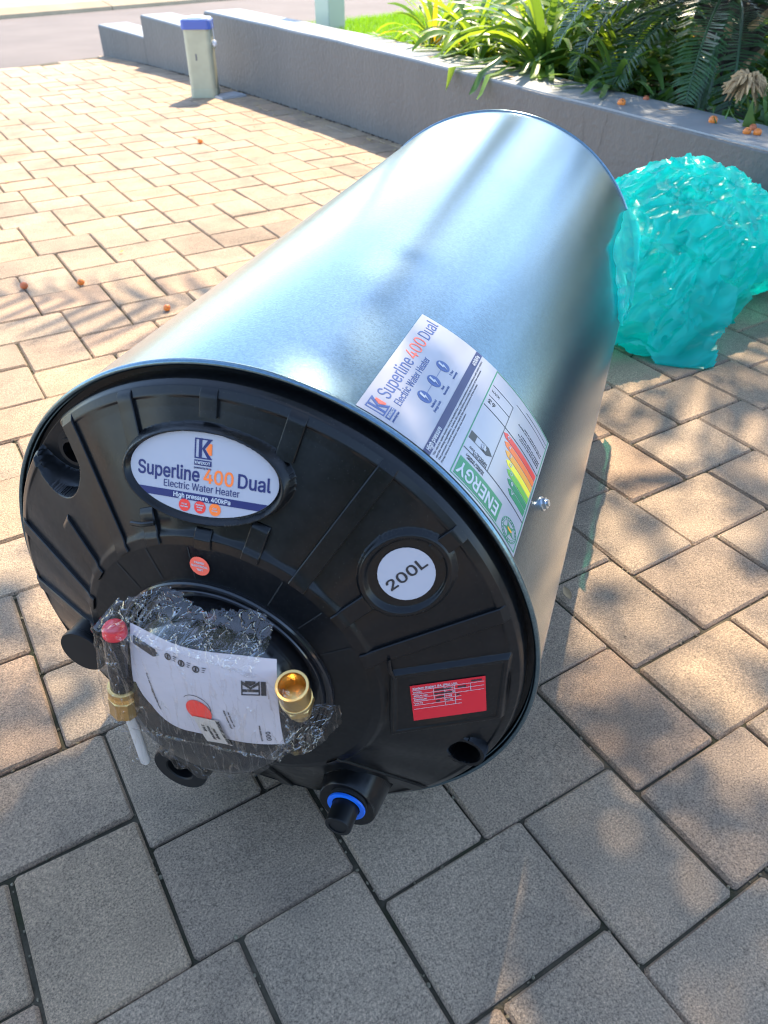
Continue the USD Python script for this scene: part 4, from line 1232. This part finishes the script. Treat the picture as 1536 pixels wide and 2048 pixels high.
obj("bag_flap", (pp.reshape(-1, 3) - [2.02, 0.93, 0.0], grid_faces(85, 65)), "bag_film", bag, smooth=17)

# ------------------------------------------------------------------ bollard (water standpipe) and gate post
bo = thing("standpipe_bollard", "short cream bollard with blue cap standing on the pavers beside the stepped wall", "bollard", loc=(2.225, 4.745, 0.0), rotz=-32)


def rounded_prism(a, b, c, z0, z1, taper=0.0, n=8):
    pts = []
    for sx, sy, a0 in ((1, 1, 0), (-1, 1, 90), (-1, -1, 180), (1, -1, 270)):
        for t in np.linspace(0, 90, n):
            pts.append((sx * (a - c) + c * math.cos(math.radians(a0 + t)), sy * (b - c) + c * math.sin(math.radians(a0 + t))))
    pts = np.array(pts); k = len(pts)
    rows = []
    for z, sc in ((z0, 1.0), (z1 - 0.004, 1 - taper), (z1, (1 - taper) * 0.965)):
        rows.append(np.c_[pts * sc, np.full(k, z)])
    V = np.array(rows)
    b_ = MB().add(V.reshape(-1, 3), grid_faces(3, k, True))
    b_.add(V[-1], [[0, i, i + 1] for i in range(1, k - 1)])
    return b_.get()


obj("body", rounded_prism(0.080, 0.062, 0.03, -0.02, 0.362), "bollard_grey", bo, smooth=30)
obj("base_collar", rounded_prism(0.0835, 0.0655, 0.032, -0.02, 0.045), "bollard_grey", bo, smooth=30)
obj("blue_cap", rounded_prism(0.0875, 0.069, 0.024, 0.360, 0.408), "bollard_blue", bo, smooth=30)
obj("lid", rounded_prism(0.080, 0.062, 0.022, 0.407, 0.417), "bollard_lid", bo, smooth=30)
obj("lid_step", rounded_prism(0.045, 0.055, 0.02, 0.416, 0.422), "bollard_lid", bo, smooth=30)
kn = trimesh.creation.icosphere(3, 0.0165); kn.apply_scale([0.9, 1, 1.15]); kn.apply_translation([0.0935, -0.02, 0.285])
obj("knob", kn, "bollard_lid", bo, smooth=True)
obj("knob_stem", tube([(0.078, -0.02, 0.262), (0.092, -0.02, 0.266), (0.094, -0.02, 0.28)], 0.009, 12), "bollard_grey", bo, smooth=40)
obj("cord", tube([(0.087, -0.01, 0.40), (0.093, -0.015, 0.36), (0.096, -0.02, 0.30)], 0.0018, 6), "bollard_lid", bo)
obj("vent_slot", box(-0.022, -0.012, -0.0632, -0.060, 0.20, 0.235, 0.001), "ink_grey", bo)

pl = thing("concrete_footing", "small grey slab set in the paving against the wall by the cream bollard", "footing", loc=(2.38, 4.66, 0.0), rotz=8)
obj("slab", box(-0.13, 0.045, -0.07, 0.07, -0.03, 0.012, 0.004), "kerb_grey", pl)

gp = thing("gate_post", "square pale grey green post rising from the lawn behind the wall", "post", loc=(3.22, 4.93, 0.25), rotz=12)
obj("post", box(-0.072, 0.072, -0.072, 0.072, -0.1, 1.02, 0.006), "post_paint", gp)
obj("base_plate", box(-0.1, 0.1, -0.1, 0.1, -0.01, 0.012, 0.003), "post_paint", gp)
obj("post_cap", box(-0.08, 0.08, -0.08, 0.08, 1.02, 1.05, 0.006), "post_paint", gp)

# ------------------------------------------------------------------ fallen orange fruit
def fruit(x, y, z, r, label, group=None, m="fruit_skin", seed=0):
    r = r * 0.86
    t = thing("fallen_fruit", label, "fruit", group, loc=(x, y, z))
    s = trimesh.creation.icosphere(3, r)
    v = s.vertices * (1 + 0.12 * (meshkit.noise(s.vertices / r * 1.6 + seed, seed) - 0.5)[:, None]) * [1, 1, 0.94]
    v[:, 2] += r * 0.9
    obj("flesh", (v, s.faces), m, t, smooth=True)
    obj("stalk_end", place(trimesh.creation.icosphere(1, r * 0.2), (r * 0.75 * math.cos(seed * 2.1), r * 0.75 * math.sin(seed * 2.1), r * 1.35)), "bark", t)


fruit(0.596, 2.026, 0, 0.0135, "dull orange fruit on the pavers, lying on a joint nearest the driveway's left side", seed=1, m="fruit_brown")
fruit(0.749, 1.967, 0, 0.0125, "bright orange fruit on the pavers a hand away from the dull orange one", seed=2)
fruit(0.905, 1.640, 0, 0.0115, "yellow orange fruit on the pavers close beside the heater's casing", seed=3)
fruit(1.729, 3.542, 0, 0.0145, "lone orange fruit out on the sunlit pavers towards the bollard", seed=4)
TOPZ = 0.36
fruit(2.632, 1.69, 0.348, 0.0165, "bright orange fruit alone near the front edge of the wall top", seed=5)
fruit(2.775, 1.71, 0.346, 0.0135, "dark orange fruit at the back of the wall top under the ferny fronds", seed=6, m="fruit_brown")
fruit(2.684, 1.335, 0.343, 0.0165, "amber orange fruit on the wall top at the foot of the beaded frond", seed=7)
fruit(2.652, 1.178, 0.341, 0.0145, "orange fruit of a touching group on the wall top, nearest the edge", seed=8)
fruit(2.668, 1.152, 0.341, 0.0145, "orange fruit of a touching group on the wall top, its right-hand one", seed=9)
fruit(2.714, 1.205, 0.341, 0.0135, "brown shrivelled fruit behind the touching group on the wall top", seed=10, m="fruit_brown")
fruit(2.668, 1.092, 0.340, 0.0155, "orange fruit at the far right of the wall top beside the broad leaves", seed=11)

# ------------------------------------------------------------------ planting behind the wall
def strap_leaf(base, az, ln, wid, rise, droop, r, nseg=9, fold=0.25, twist=0.0):
    """one arching strap leaf, V-folded, as (vertices, faces)"""
    t = np.linspace(0, 1, nseg)
    el0, el1 = rise, rise - droop
    el = el0 + (el1 - el0) * t ** 1.25
    st = ln / (nseg - 1)
    fwd = np.array([math.cos(az), math.sin(az), 0]); upv = np.array([0, 0, 1.0]); sd = np.array([-math.sin(az), math.cos(az), 0])
    p = np.zeros((nseg, 3))
    for k in range(1, nseg):
        p[k] = p[k - 1] + st * (math.cos(el[k]) * fwd + math.sin(el[k]) * upv)
    p += base
    wv = wid * 0.5 * np.minimum(1, 0.55 + 2.2 * t) * np.where(t > 0.55, np.sqrt(np.maximum(0, 1 - ((t - 0.55) / 0.46) ** 2)), 1)
    n = np.cos(el)[:, None] * upv - np.sin(el)[:, None] * fwd
    tw = twist * t
    sdv = np.cos(tw)[:, None] * sd + np.sin(tw)[:, None] * n
    V = np.stack([p - sdv * wv[:, None], p - n * (wv * fold)[:, None], p + sdv * wv[:, None]], 1).reshape(-1, 3)
    return V, grid_faces(nseg, 3)


def wall_top_z(y):
    return 0.262 + (0.405 - 0.262) * (np.asarray(y) + 4.0) / 9.18


def clear_wall(V, o):
    """leaf points that would sink into the wall lie on its top; those past its front edge hang free"""
    P = np.array(V) + o
    top = wall_top_z(P[:, 1]) + 0.012
    k = (P[:, 0] > 2.515) & (P[:, 0] < 2.83) & (P[:, 2] < top)
    P[k, 2] = top[k] + 0.004 * rng.random(k.sum())
    low = top - 0.045
    k = (P[:, 0] <= 2.515) & (P[:, 2] < low)
    P[k, 2] = low[k] - (low[k] - P[k, 2]) * 0.22
    return P - o


def strap_clump(name, x, y, z, n, ln, wid, label, mats, seed, spread=1.0, cat="plant", group=None):
    r = np.random.default_rng(seed)
    t = thing(name, label, cat, group, loc=(x, y, z))
    for k in range(n):
        az = k * 2.399 + r.normal(0, 0.2)
        ring = (k + 0.5) / n
        rise = math.radians(88 - 42 * ring * spread + r.normal(0, 6)); droop = math.radians(70 + 70 * ring + r.normal(0, 14))
        l = ln * r.uniform(0.75, 1.15)
        b = np.array([0.03 * math.cos(az) * (0.3 + ring), 0.03 * math.sin(az) * (0.3 + ring), 0.0])
        V, F = strap_leaf(b, az, l, wid * r.uniform(0.8, 1.2), rise, droop, r, twist=r.normal(0, 0.5))
        obj("leaf", (clear_wall(V, np.array([x, y, z])), F), mats[int(r.integers(0, len(mats)))], t, smooth=True)
    obj("crown_base", tube([(0, 0, -0.03), (0, 0, 0.03), (0, 0, 0.08)], [0.035, 0.03, 0.012], 10), "petiole", t, smooth=True)
    return t


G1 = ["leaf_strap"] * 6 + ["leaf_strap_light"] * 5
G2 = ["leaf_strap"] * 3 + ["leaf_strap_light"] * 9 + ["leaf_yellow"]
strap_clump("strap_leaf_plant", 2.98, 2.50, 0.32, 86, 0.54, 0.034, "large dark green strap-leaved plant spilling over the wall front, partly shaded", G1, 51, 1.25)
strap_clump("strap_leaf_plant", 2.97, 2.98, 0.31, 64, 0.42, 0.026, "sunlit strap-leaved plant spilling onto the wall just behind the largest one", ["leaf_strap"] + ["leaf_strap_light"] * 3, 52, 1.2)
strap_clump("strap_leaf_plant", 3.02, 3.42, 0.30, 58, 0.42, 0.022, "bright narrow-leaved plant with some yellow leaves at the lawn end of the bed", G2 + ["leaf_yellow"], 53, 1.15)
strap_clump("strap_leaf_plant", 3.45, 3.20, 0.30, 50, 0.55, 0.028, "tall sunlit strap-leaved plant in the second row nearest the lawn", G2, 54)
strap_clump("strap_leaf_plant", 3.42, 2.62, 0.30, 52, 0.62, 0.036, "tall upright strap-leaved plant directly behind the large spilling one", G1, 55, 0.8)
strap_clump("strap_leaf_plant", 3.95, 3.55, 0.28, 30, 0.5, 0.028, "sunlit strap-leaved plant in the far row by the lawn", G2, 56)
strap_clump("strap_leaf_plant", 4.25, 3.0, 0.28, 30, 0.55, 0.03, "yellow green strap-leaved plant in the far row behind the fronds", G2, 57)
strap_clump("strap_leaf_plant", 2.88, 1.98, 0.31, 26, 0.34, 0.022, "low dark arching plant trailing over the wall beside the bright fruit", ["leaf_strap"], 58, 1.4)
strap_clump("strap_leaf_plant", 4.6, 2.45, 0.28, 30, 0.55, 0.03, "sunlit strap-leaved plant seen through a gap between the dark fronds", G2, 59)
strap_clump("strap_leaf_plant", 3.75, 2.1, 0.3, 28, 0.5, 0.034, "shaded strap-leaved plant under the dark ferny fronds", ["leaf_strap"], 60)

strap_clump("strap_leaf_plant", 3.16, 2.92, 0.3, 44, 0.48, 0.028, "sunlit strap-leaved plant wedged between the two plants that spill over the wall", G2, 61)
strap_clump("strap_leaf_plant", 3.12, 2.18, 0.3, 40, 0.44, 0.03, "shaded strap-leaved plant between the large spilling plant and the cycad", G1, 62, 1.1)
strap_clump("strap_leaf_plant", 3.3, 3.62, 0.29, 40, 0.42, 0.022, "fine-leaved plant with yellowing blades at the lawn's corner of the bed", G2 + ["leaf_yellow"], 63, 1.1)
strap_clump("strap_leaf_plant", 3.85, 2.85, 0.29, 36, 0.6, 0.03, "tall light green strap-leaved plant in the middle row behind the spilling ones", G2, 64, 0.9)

# broad-leaved plants
def broad_leaf(base, az, ln, wid, rise, droop, r):
    V, F = strap_leaf(base, az, ln, 1.0, rise, droop, r, nseg=11, fold=0.18)
    t = np.repeat(np.linspace(0, 1, 11), 3)
    c = V.reshape(11, 3, 3)[:, 1][:, None]
    prof = wid * 0.5 * np.sin(np.pi * np.clip(np.linspace(0.03, 1, 11), 0, 1) ** 0.8) ** 0.8
    side = V.reshape(11, 3, 3) - c
    ln_ = np.linalg.norm(side, axis=2, keepdims=True); ln_[ln_ < 1e-9] = 1
    V2 = c + side / ln_ * prof[:, None, None] * (np.array([1, 0, 1])[None, :, None])
    return V2.reshape(-1, 3), F


def broad_plant(name, x, y, z, n, ln, wid, label, mats, seed, rise=70, cat="plant"):
    r = np.random.default_rng(seed)
    t = thing(name, label, cat, loc=(x, y, z))
    for k in range(n):
        az = k * 2.399 + r.normal(0, 0.25); ring = (k + 0.5) / n
        V, F = broad_leaf(np.array([0.015 * math.cos(az), 0.015 * math.sin(az), 0]), az, ln * r.uniform(0.7, 1.15), wid * r.uniform(0.8, 1.2), math.radians(rise + 12 - 35 * ring + r.normal(0, 6)), math.radians(35 + 45 * ring), r)
        obj("leaf", (V, F), mats[int(r.integers(0, len(mats)))], t, smooth=True)
    return t


broad_plant("broad_leaf_plant", 2.875, 1.275, 0.30, 13, 0.21, 0.06, "broad-leaved green rosette at the right end of the wall top behind the fruit", ["leaf_broad"], 71, 66)
broad_plant("broad_leaf_plant", 2.95, 1.20, 0.30, 12, 0.26, 0.07, "taller broad-leaved plant behind the rosette at the photograph's right edge", ["leaf_broad"], 72, 72)
broad_plant("broad_leaf_plant", 2.885, 3.2, 0.3, 16, 0.17, 0.06, "pale round-leaved plant low in the sun between two strap-leaved plants", ["leaf_broad", "leaf_shrub"], 73, 50)
broad_plant("broad_leaf_plant", 2.87, 2.76, 0.3, 14, 0.15, 0.05, "small yellow green rounded plant at the wall's back edge beside the spilling leaves", ["leaf_shrub"], 74, 48)
broad_plant("broad_leaf_plant", 3.25, 2.05, 0.3, 16, 0.2, 0.06, "low bright-leaved plant glimpsed between the spilling plant and the fronds", ["leaf_shrub", "leaf_broad"], 75, 50)


def leaf_cards(P, size, r, aspect=0.5, up=0.5):
    n = len(P)
    a = r.uniform(0, 6.28, n); e = r.normal(0.1, up, n)
    d = np.stack([np.cos(a) * np.cos(e), np.sin(a) * np.cos(e), np.sin(e)], 1)
    s = np.cross(d, r.normal(0, 1, (n, 3)) + [0, 0, 1.2]); s /= np.linalg.norm(s, axis=1, keepdims=True)
    sz = size * r.uniform(0.6, 1.3, n)
    b = np.cross(s, d)
    q = np.stack([P - d * sz[:, None] * 0.5, P + s * (sz * aspect * 0.5)[:, None] + b * (sz * 0.08)[:, None], P + d * sz[:, None] * 0.5, P - s * (sz * aspect * 0.5)[:, None] + b * (sz * 0.08)[:, None]], 1).reshape(-1, 3)
    k = np.arange(n) * 4
    return q, np.vstack([np.stack([k, k + 1, k + 2], 1), np.stack([k, k + 2, k + 3], 1)])


r = np.random.default_rng(81)
n = 12000
gx, gy = r.uniform(2.82, 5.2, n), r.uniform(-0.3, 3.6, n)
hz = 0.3 + r.uniform(0, 1, n) ** 1.5 * (0.10 + 0.16 * meshkit.noise(np.stack([gx * 3, gy * 3, 0 * gx], -1), 4)) * np.clip((gx - 2.78) / 0.25, 0.2, 1)
k = ~((gy > 2.7) & (gx < 3.2))
obj("ground_cover", leaf_cards(np.stack([gx, gy, hz], -1)[k], 0.055, r, 0.55, 0.6), "leaf_cover", kind="stuff", label="low dark green ground cover filling the bed behind the wall", category="ground cover")

# shrubs at the back of the bed
def shrub(x, y, z, rx, ry, rz, n, size, m, label, seed):
    r = np.random.default_rng(seed)
    t = thing("shrub", label, "shrub", loc=(x, y, z))
    d = r.normal(0, 1, (n, 3)); d /= np.linalg.norm(d, axis=1, keepdims=True)
    rad = r.uniform(0.45, 1, n) ** 0.5 * (0.72 + 0.5 * meshkit.noise(d * 2.6 + seed, seed))
    P = d * rad[:, None] * [rx, ry, rz] + [0, 0, rz * 0.85]
    P = P[P[:, 2] > 0.0]
    obj("foliage", leaf_cards(P, size, r, 0.5, 0.6), m, t, kind="stuff")
    for k in range(5):
        a = k * 1.26 + r.normal(0, 0.2)
        obj("stem", tube([(0.02 * math.cos(a), 0.02 * math.sin(a), -0.05), (rx * 0.25 * math.cos(a), ry * 0.25 * math.sin(a), rz * 0.6), (rx * 0.5 * math.cos(a), ry * 0.5 * math.sin(a), rz * 1.2)], [0.012, 0.009, 0.004], 6), "bark", t)


shrub(5.0, 3.3, 0.26, 0.55, 0.5, 0.42, 1500, 0.08, "leaf_shrub", "yellow green sunlit shrub at the back, seen through the fronds", 91)
shrub(5.3, 2.0, 0.26, 0.6, 0.6, 0.5, 1500, 0.08, "leaf_cover", "dark bushy shrub at the back right of the bed", 92)
shrub(4.5, 4.1, 0.24, 0.45, 0.45, 0.36, 1200, 0.07, "leaf_shrub", "light green rounded shrub where bed and lawn meet", 93)
shrub(4.3, 1.1, 0.28, 0.5, 0.5, 0.45, 1400, 0.07, "leaf_cover", "dark shrub behind the palm-like cycad's trunk", 94)

# cycad
def frond(base, az, ln, rise, droop, r, pairs=62, leaflet=0.13):
    nseg = 16
    t = np.linspace(0, 1, nseg)
    el = rise - droop * t ** 1.3
    fwd = np.array([math.cos(az), math.sin(az), 0]); upv = np.array([0, 0, 1.0]); sd = np.array([-math.sin(az), math.cos(az), 0])
    p = np.zeros((nseg, 3)); p[0] = base
    for k in range(1, nseg):
        p[k] = p[k - 1] + ln / (nseg - 1) * (math.cos(el[k]) * fwd + math.sin(el[k]) * upv)
    b = MB().tm(tube(p, np.linspace(0.008, 0.0025, nseg), 5))
    s = np.linspace(0.12, 0.995, pairs)
    cx = np.stack([np.interp(s, t, p[:, k]) for k in range(3)], 1); e = np.interp(s, t, el)
    tang = np.cos(e)[:, None] * fwd + np.sin(e)[:, None] * upv; nrm = -np.sin(e)[:, None] * fwd + np.cos(e)[:, None] * upv
    ll = leaflet * np.minimum(1, 0.35 + 2.5 * (s - 0.1)) * np.where(s > 0.6, 1 - 0.75 * ((s - 0.6) / 0.4) ** 2, 1)
    for sg in (-1, 1):
        jit = r.normal(0, 0.06, (pairs, 1))
        d0 = sg * sd * 0.80 + tang * (0.52 + jit) + nrm * (0.34 + r.normal(0, 0.06, (pairs, 1))); d0 /= np.linalg.norm(d0, axis=1, keepdims=True)
        d1 = d0 - nrm * 0.42; d1 /= np.linalg.norm(d1, axis=1, keepdims=True)
        wv = np.cross(d0, nrm); wv /= np.linalg.norm(wv, axis=1, keepdims=True)
        hw = 0.0040 if leaflet < 0.3 else 0.014
        a0, a1, a2 = cx, cx + d0 * (ll * 0.55)[:, None], cx + d0 * (ll * 0.55)[:, None] + d1 * (ll * 0.45)[:, None]
        V = np.stack([a0 - wv * hw, a0 + wv * hw, a1 - wv * hw, a1 + wv * hw, a2], 1).reshape(-1, 3)
        k = np.arange(pairs) * 5
        F = np.vstack([np.stack([k, k + 1, k + 3], 1), np.stack([k, k + 3, k + 2], 1), np.stack([k + 2, k + 3, k + 4], 1)])
        b.add(V, F)
    return b.get()


def cycad(x, y, z, h, n, ln, label, seed, leaflet=0.13, skip=None):
    r = np.random.default_rng(seed)
    t = thing("cycad", label, "cycad", loc=(x, y, z))
    obj("trunk", tube([(0, 0, -0.05), (0.01, 0, h * 0.4), (0, 0.01, h)], [0.12, 0.11, 0.09], 14), "bark", t, smooth=40)
    for k in range(46):
        a = k * 2.399; hh_ = h * (k + 1) / 47
        e = np.array([math.cos(a), math.sin(a), 0])
        obj("leaf_base", tube([e * 0.095 + [0, 0, hh_ - 0.02], e * 0.135 + [0, 0, hh_ + 0.012], e * 0.145 + [0, 0, hh_ + 0.03]], [0.018, 0.014, 0.007], 5), "bark" if k % 3 else "dry_husk", t)
    for k in range(n):
        az = k * 2.399 + r.normal(0, 0.15); ring = (k + 0.5) / n
        rise = math.radians(72 - 78 * ring + r.normal(0, 5)); droop = math.radians(50 + 55 * ring + r.normal(0, 8))
        fr = frond(np.array([0.06 * math.cos(az), 0.06 * math.sin(az), h]), az, ln * r.uniform(0.85, 1.1), rise, droop, r, leaflet=leaflet)
        obj("frond", (clear_wall(fr.vertices, np.array([x, y, z])), fr.faces), "leaf_cycad", t)
    return t


cy = cycad(3.42, 1.92, 0.29, 0.33, 40, 0.80, "dark cycad with arching ferny fronds drooping towards the wall top", 101)
cycad(3.9, 2.75, 0.28, 0.3, 18, 0.7, "second dark cycad farther back behind the large spilling plant", 102, 0.11)
# fallen-forward frond seen nearly edge on, its leaflets catching the light
r = np.random.default_rng(5)
obj("beaded_frond", place(frond(np.array([-0.47, -0.32, 0.27]), math.radians(215), 0.27, math.radians(-55), math.radians(34), r, 40, 0.035), (0, 0, 0)), "leaf_cycad", cy, label="frond hanging straight down to the wall top, its leaflet bases catching light")
# dry tan seed cluster held among the leaves
dc = MB()
r = np.random.default_rng(9)
for k in range(80):
    d = r.normal(0, 1, 3); d /= np.linalg.norm(d); d[2] = d[2] * 0.6 - 0.35
    p0 = d * 0.012; p1 = d * r.uniform(0.04, 0.065); p2 = p1 + np.array([d[0] * 0.02, d[1] * 0.02, -0.022 + r.normal(0, 0.01)])
    dc.tm(tube([p0, p1, p2], [0.003, 0.0055, 0.002], 5))
sc_ = thing("dried_flower_head", "drooping tan dried flower head among the dark leaves above the broad-leaved rosette", "dried flower", loc=(2.88, 1.385, 0.462))
obj("husks", dc.get(), "dry_husk", sc_, kind="stuff")
obj("stalk", tube([(0.015, 0.0, 0.0), (0.05, -0.02, -0.08), (0.07, -0.03, -0.24)], [0.006, 0.006, 0.008], 7), "petiole", sc_, smooth=40)

# ------------------------------------------------------------------ shade tree over the heater and the bed, its crown above the frame
def shade_wish(p):
    """wanted cover, 0..1, of the ground point p"""
    rel = p - HB[:2]
    al, ri = rel @ ha, rel @ hh
    d = np.zeros(len(p))
    front = sstep(0.30, 0.12, al + 0.15 * np.minimum(ri, 0)) * 1.0
    d = np.maximum(d, np.where(ri > 0, sstep(0.5, 0.22, al), sstep(0.26, -0.08, al)))
    right = (ri > 0.24) & (al < 2.0)
    d = np.where(right, np.maximum(d, 0.42), d)
    on_tank = (np.abs(ri - 0.03) < 0.21) & (al > -0.22) & (al < 0.85)
    d = np.where(on_tank, 0.0, d)
    lefts = (ri < -0.5) & (al > 0.35) & (al < 1.5) & (p[:, 0] < 1.05)
    d = np.where(lefts, np.maximum(d, 0.0), d)
    onbag = (p[:, 0] > 1.55) & (p[:, 0] < 2.3) & (p[:, 1] > 0.5) & (p[:, 1] < 1.2)
    d = np.where(onbag, 0.12, d)
    bedr = (p[:, 0] > 2.3) & (p[:, 1] < 1.75) & (p[:, 1] > 0.1)
    d = np.where(bedr, np.maximum(d, 0.6), d)
    return d


tree = thing("shade_tree", "tall leafy tree at the bed's right whose crown shades the heater from above", "tree", loc=(4.75, 0.95, 0.25))
r = np.random.default_rng(131)
SS = np.array([0.54, 0.54])
cl_p = np.stack([r.uniform(-1.6, 3.9, 6200), r.uniform(-2.2, 2.7, 6200)], 1)
wish = shade_wish(cl_p)
wish = np.clip(wish + 0.75 * wish * (1 - wish) * (meshkit.noise(np.c_[cl_p * 5.5, 0 * cl_p[:, 0]], 17) - 0.5) * 4, 0, 1)
cl_p = cl_p[r.uniform(0, 1, len(cl_p)) < np.where(wish > 0.97, 1.0, wish ** 1.3 * 0.62)]
cz = r.uniform(3.4, 5.6, len(cl_p))
cc = np.c_[cl_p + SS * cz[:, None], cz]
per = 9
P = np.repeat(cc, per, 0) + r.normal(0, 1, (len(cc) * per, 3)) * [0.055, 0.055, 0.05]
obj("crown", (lambda vf: (vf[0] - [4.75, 0.95, 0.25], vf[1]))(leaf_cards(P, 0.088, r, 0.5, 0.5)), "leaf_tree", tree, kind="stuff")
obj("trunk", tube([(0, 0, -0.1), (0.03, 0.02, 1.2), (-0.05, 0.05, 2.6), (-0.2, 0.12, 3.6)], [0.15, 0.12, 0.10, 0.07], 14), "bark", tree, smooth=40)
for k, tip in enumerate(((-3.6, -0.5, 3.9), (-2.6, 0.4, 4.2), (-1.6, 1.1, 4.5), (-0.6, 1.6, 4.6), (-2.9, -1.2, 3.6), (-1.2, -0.3, 4.9), (0.2, 0.6, 4.8))):
    tip = np.array(tip); s0 = np.array([-0.1, 0.08, 2.9])
    mid = s0 * 0.5 + tip * 0.5 + [0, 0, 0.35]
    obj("limb", tube([s0, mid, tip], [0.055, 0.035, 0.012], 8), "bark", tree, smooth=40)

# date palm behind the bed: long fronds lay the streaked shade on the left of the driveway
pm = thing("feather_palm", "feather palm beyond the bed whose long fronds reach over the driveway", "palm", loc=(5.6, 1.9, 0.25))
obj("trunk", tube([(0, 0, -0.1), (-0.05, 0.02, 1.3), (-0.15, 0.06, 2.7)], [0.2, 0.17, 0.15], 14), "bark", pm, smooth=40)
r = np.random.default_rng(151)
for k, (az, ln, rise, droop) in enumerate(((149, 3.9, 25, 42), (190, 2.2, 50, 80), (120, 2.4, 55, 90), (60, 2.4, 50, 90), (0, 2.4, 45, 90), (300, 2.4, 50, 90), (240, 2.3, 50, 90), (150, 2.6, 62, 80))):
    obj("frond", frond(np.array([-0.15, 0.06, 2.7]), math.radians(az), ln, math.radians(rise), math.radians(droop), r, 44, 0.5), "leaf_cycad", pm)

# unseen hedging added behind the viewpoint to darken reflections and cut sky fill
hd = thing("added_hedge", "added unseen hedging behind the viewpoint that darkens reflections", "added_hedge", loc=(-2.6, -4.4, 0.0), rotz=-50.0777)
r = np.random.default_rng(171)
n = 9000
hp = np.stack([r.uniform(-5.5, 5.5, n), r.uniform(-0.45, 0.0, n) + 0.5, r.uniform(0.0, 2.1, n)], -1)
hp[:, 1] += 0.25 * (meshkit.noise(hp * 1.7, 3) - 0.5)
obj("foliage", leaf_cards(hp, 0.13, r, 0.55, 0.7), "leaf_cover", hd, kind="stuff")
obj("stems", box(-5.5, 5.5, -0.3, 0.2, 0.0, 1.95, 0.1), "bark", hd)

# tall slim cypress across the street: the dark streak mirrored along the casing
r = np.random.default_rng(191)
cp = thing("cypress", "tall slim cypress standing on the verge across the street", "tree", loc=(11.2, 11.4, 0.1))
n = 7000
h_ = r.uniform(0.3, 10.5, n); a_ = r.uniform(0, 6.28, n)
w_ = 0.85 * np.clip(1.05 - h_ / 11.0, 0.05, 1) ** 0.7 * np.clip(h_ / 1.2, 0.3, 1) * (0.8 + 0.4 * meshkit.noise(np.stack([np.cos(a_) * 2, np.sin(a_) * 2, h_ * 1.5], -1), 3)) * r.uniform(0.6, 1, n) ** 0.4
obj("crown", leaf_cards(np.stack([w_ * np.cos(a_), w_ * np.sin(a_), h_], -1), 0.24, r, 0.4, 0.9), "leaf_cycad", cp, kind="stuff")
obj("trunk", tube([(0, 0, -0.2), (0, 0, 4.0), (0, 0, 9.5)], [0.2, 0.14, 0.03], 10), "bark", cp, smooth=40)

# scraps of dry leaf on the paving
def leaf_scrap(x, y, ln, az, label, m):
    t = thing("dry_leaf", label, "leaf", loc=(x, y, 0.001))
    k = np.linspace(0, 1, 7)
    w = ln * 0.22 * np.sin(np.pi * np.clip(k, 0.03, 0.99)) ** 0.8
    z = 0.004 + ln * 0.16 * np.abs(k - 0.4)
    V = np.stack([np.stack([(k - 0.5) * ln, -w, z + w * 0.35], -1), np.stack([(k - 0.5) * ln, 0 * w, z], -1), np.stack([(k - 0.5) * ln, w, z + w * 0.35], -1)], 1).reshape(-1, 3)
    c, q = math.cos(az), math.sin(az)
    V[:, :2] = V[:, :2] @ np.array([[c, q], [-q, c]])
    obj("blade", (V, grid_faces(7, 3)), m, t, smooth=True)


leaf_scrap(0.935, 2.18, 0.022, 0.4, "tiny yellow leaf scrap on the pavers above the pair of orange fruits", "leaf_yellow")
leaf_scrap(1.36, 2.66, 0.026, 1.9, "pale curled leaf scrap on the sunlit pavers beside the heater's middle", "dry_husk")
leaf_scrap(0.78, 3.30, 0.024, 2.7, "yellow leaf scrap on the sunlit pavers towards the street side", "leaf_yellow")
leaf_scrap(1.07, 0.165, 0.03, 1.2, "small brown leaf scrap on the pavers to the heater's right, in dappled shade", "dry_husk")
leaf_scrap(0.215, 0.62, 0.018, 0.3, "brown leaf scrap on the grey pavers left of the black end cover", "dry_husk")

# dead leaves on the wall top and bed edge
lr = np.random.default_rng(203)
where = ((2.60, 2.28, "by the dark trailing plant"), (2.72, 1.88, "between bright fruit and trailing plant"), (2.66, 1.52, "midway between the two lone fruits"), (2.74, 2.10, "at the back edge behind the bright fruit"), (2.62, 2.85, "under the sunlit spilling leaves"), (2.70, 3.30, "near the lawn end of the planting"))
for (x, y, ph) in where:
    leaf_scrap(x, y, lr.uniform(0.03, 0.055), lr.uniform(0, 6.28), "curled brown dead leaf on the wall top " + ph, "dry_husk")
    p = UsdGeom.Xformable(stage.GetPrimAtPath("/World/dry_leaf_%03d" % (used["/World/dry_leaf"] - 1)))
    p.GetOrderedXformOps()[0].Set(Gf.Vec3d(x, y, float(wall_top_z(y)) + 0.006))
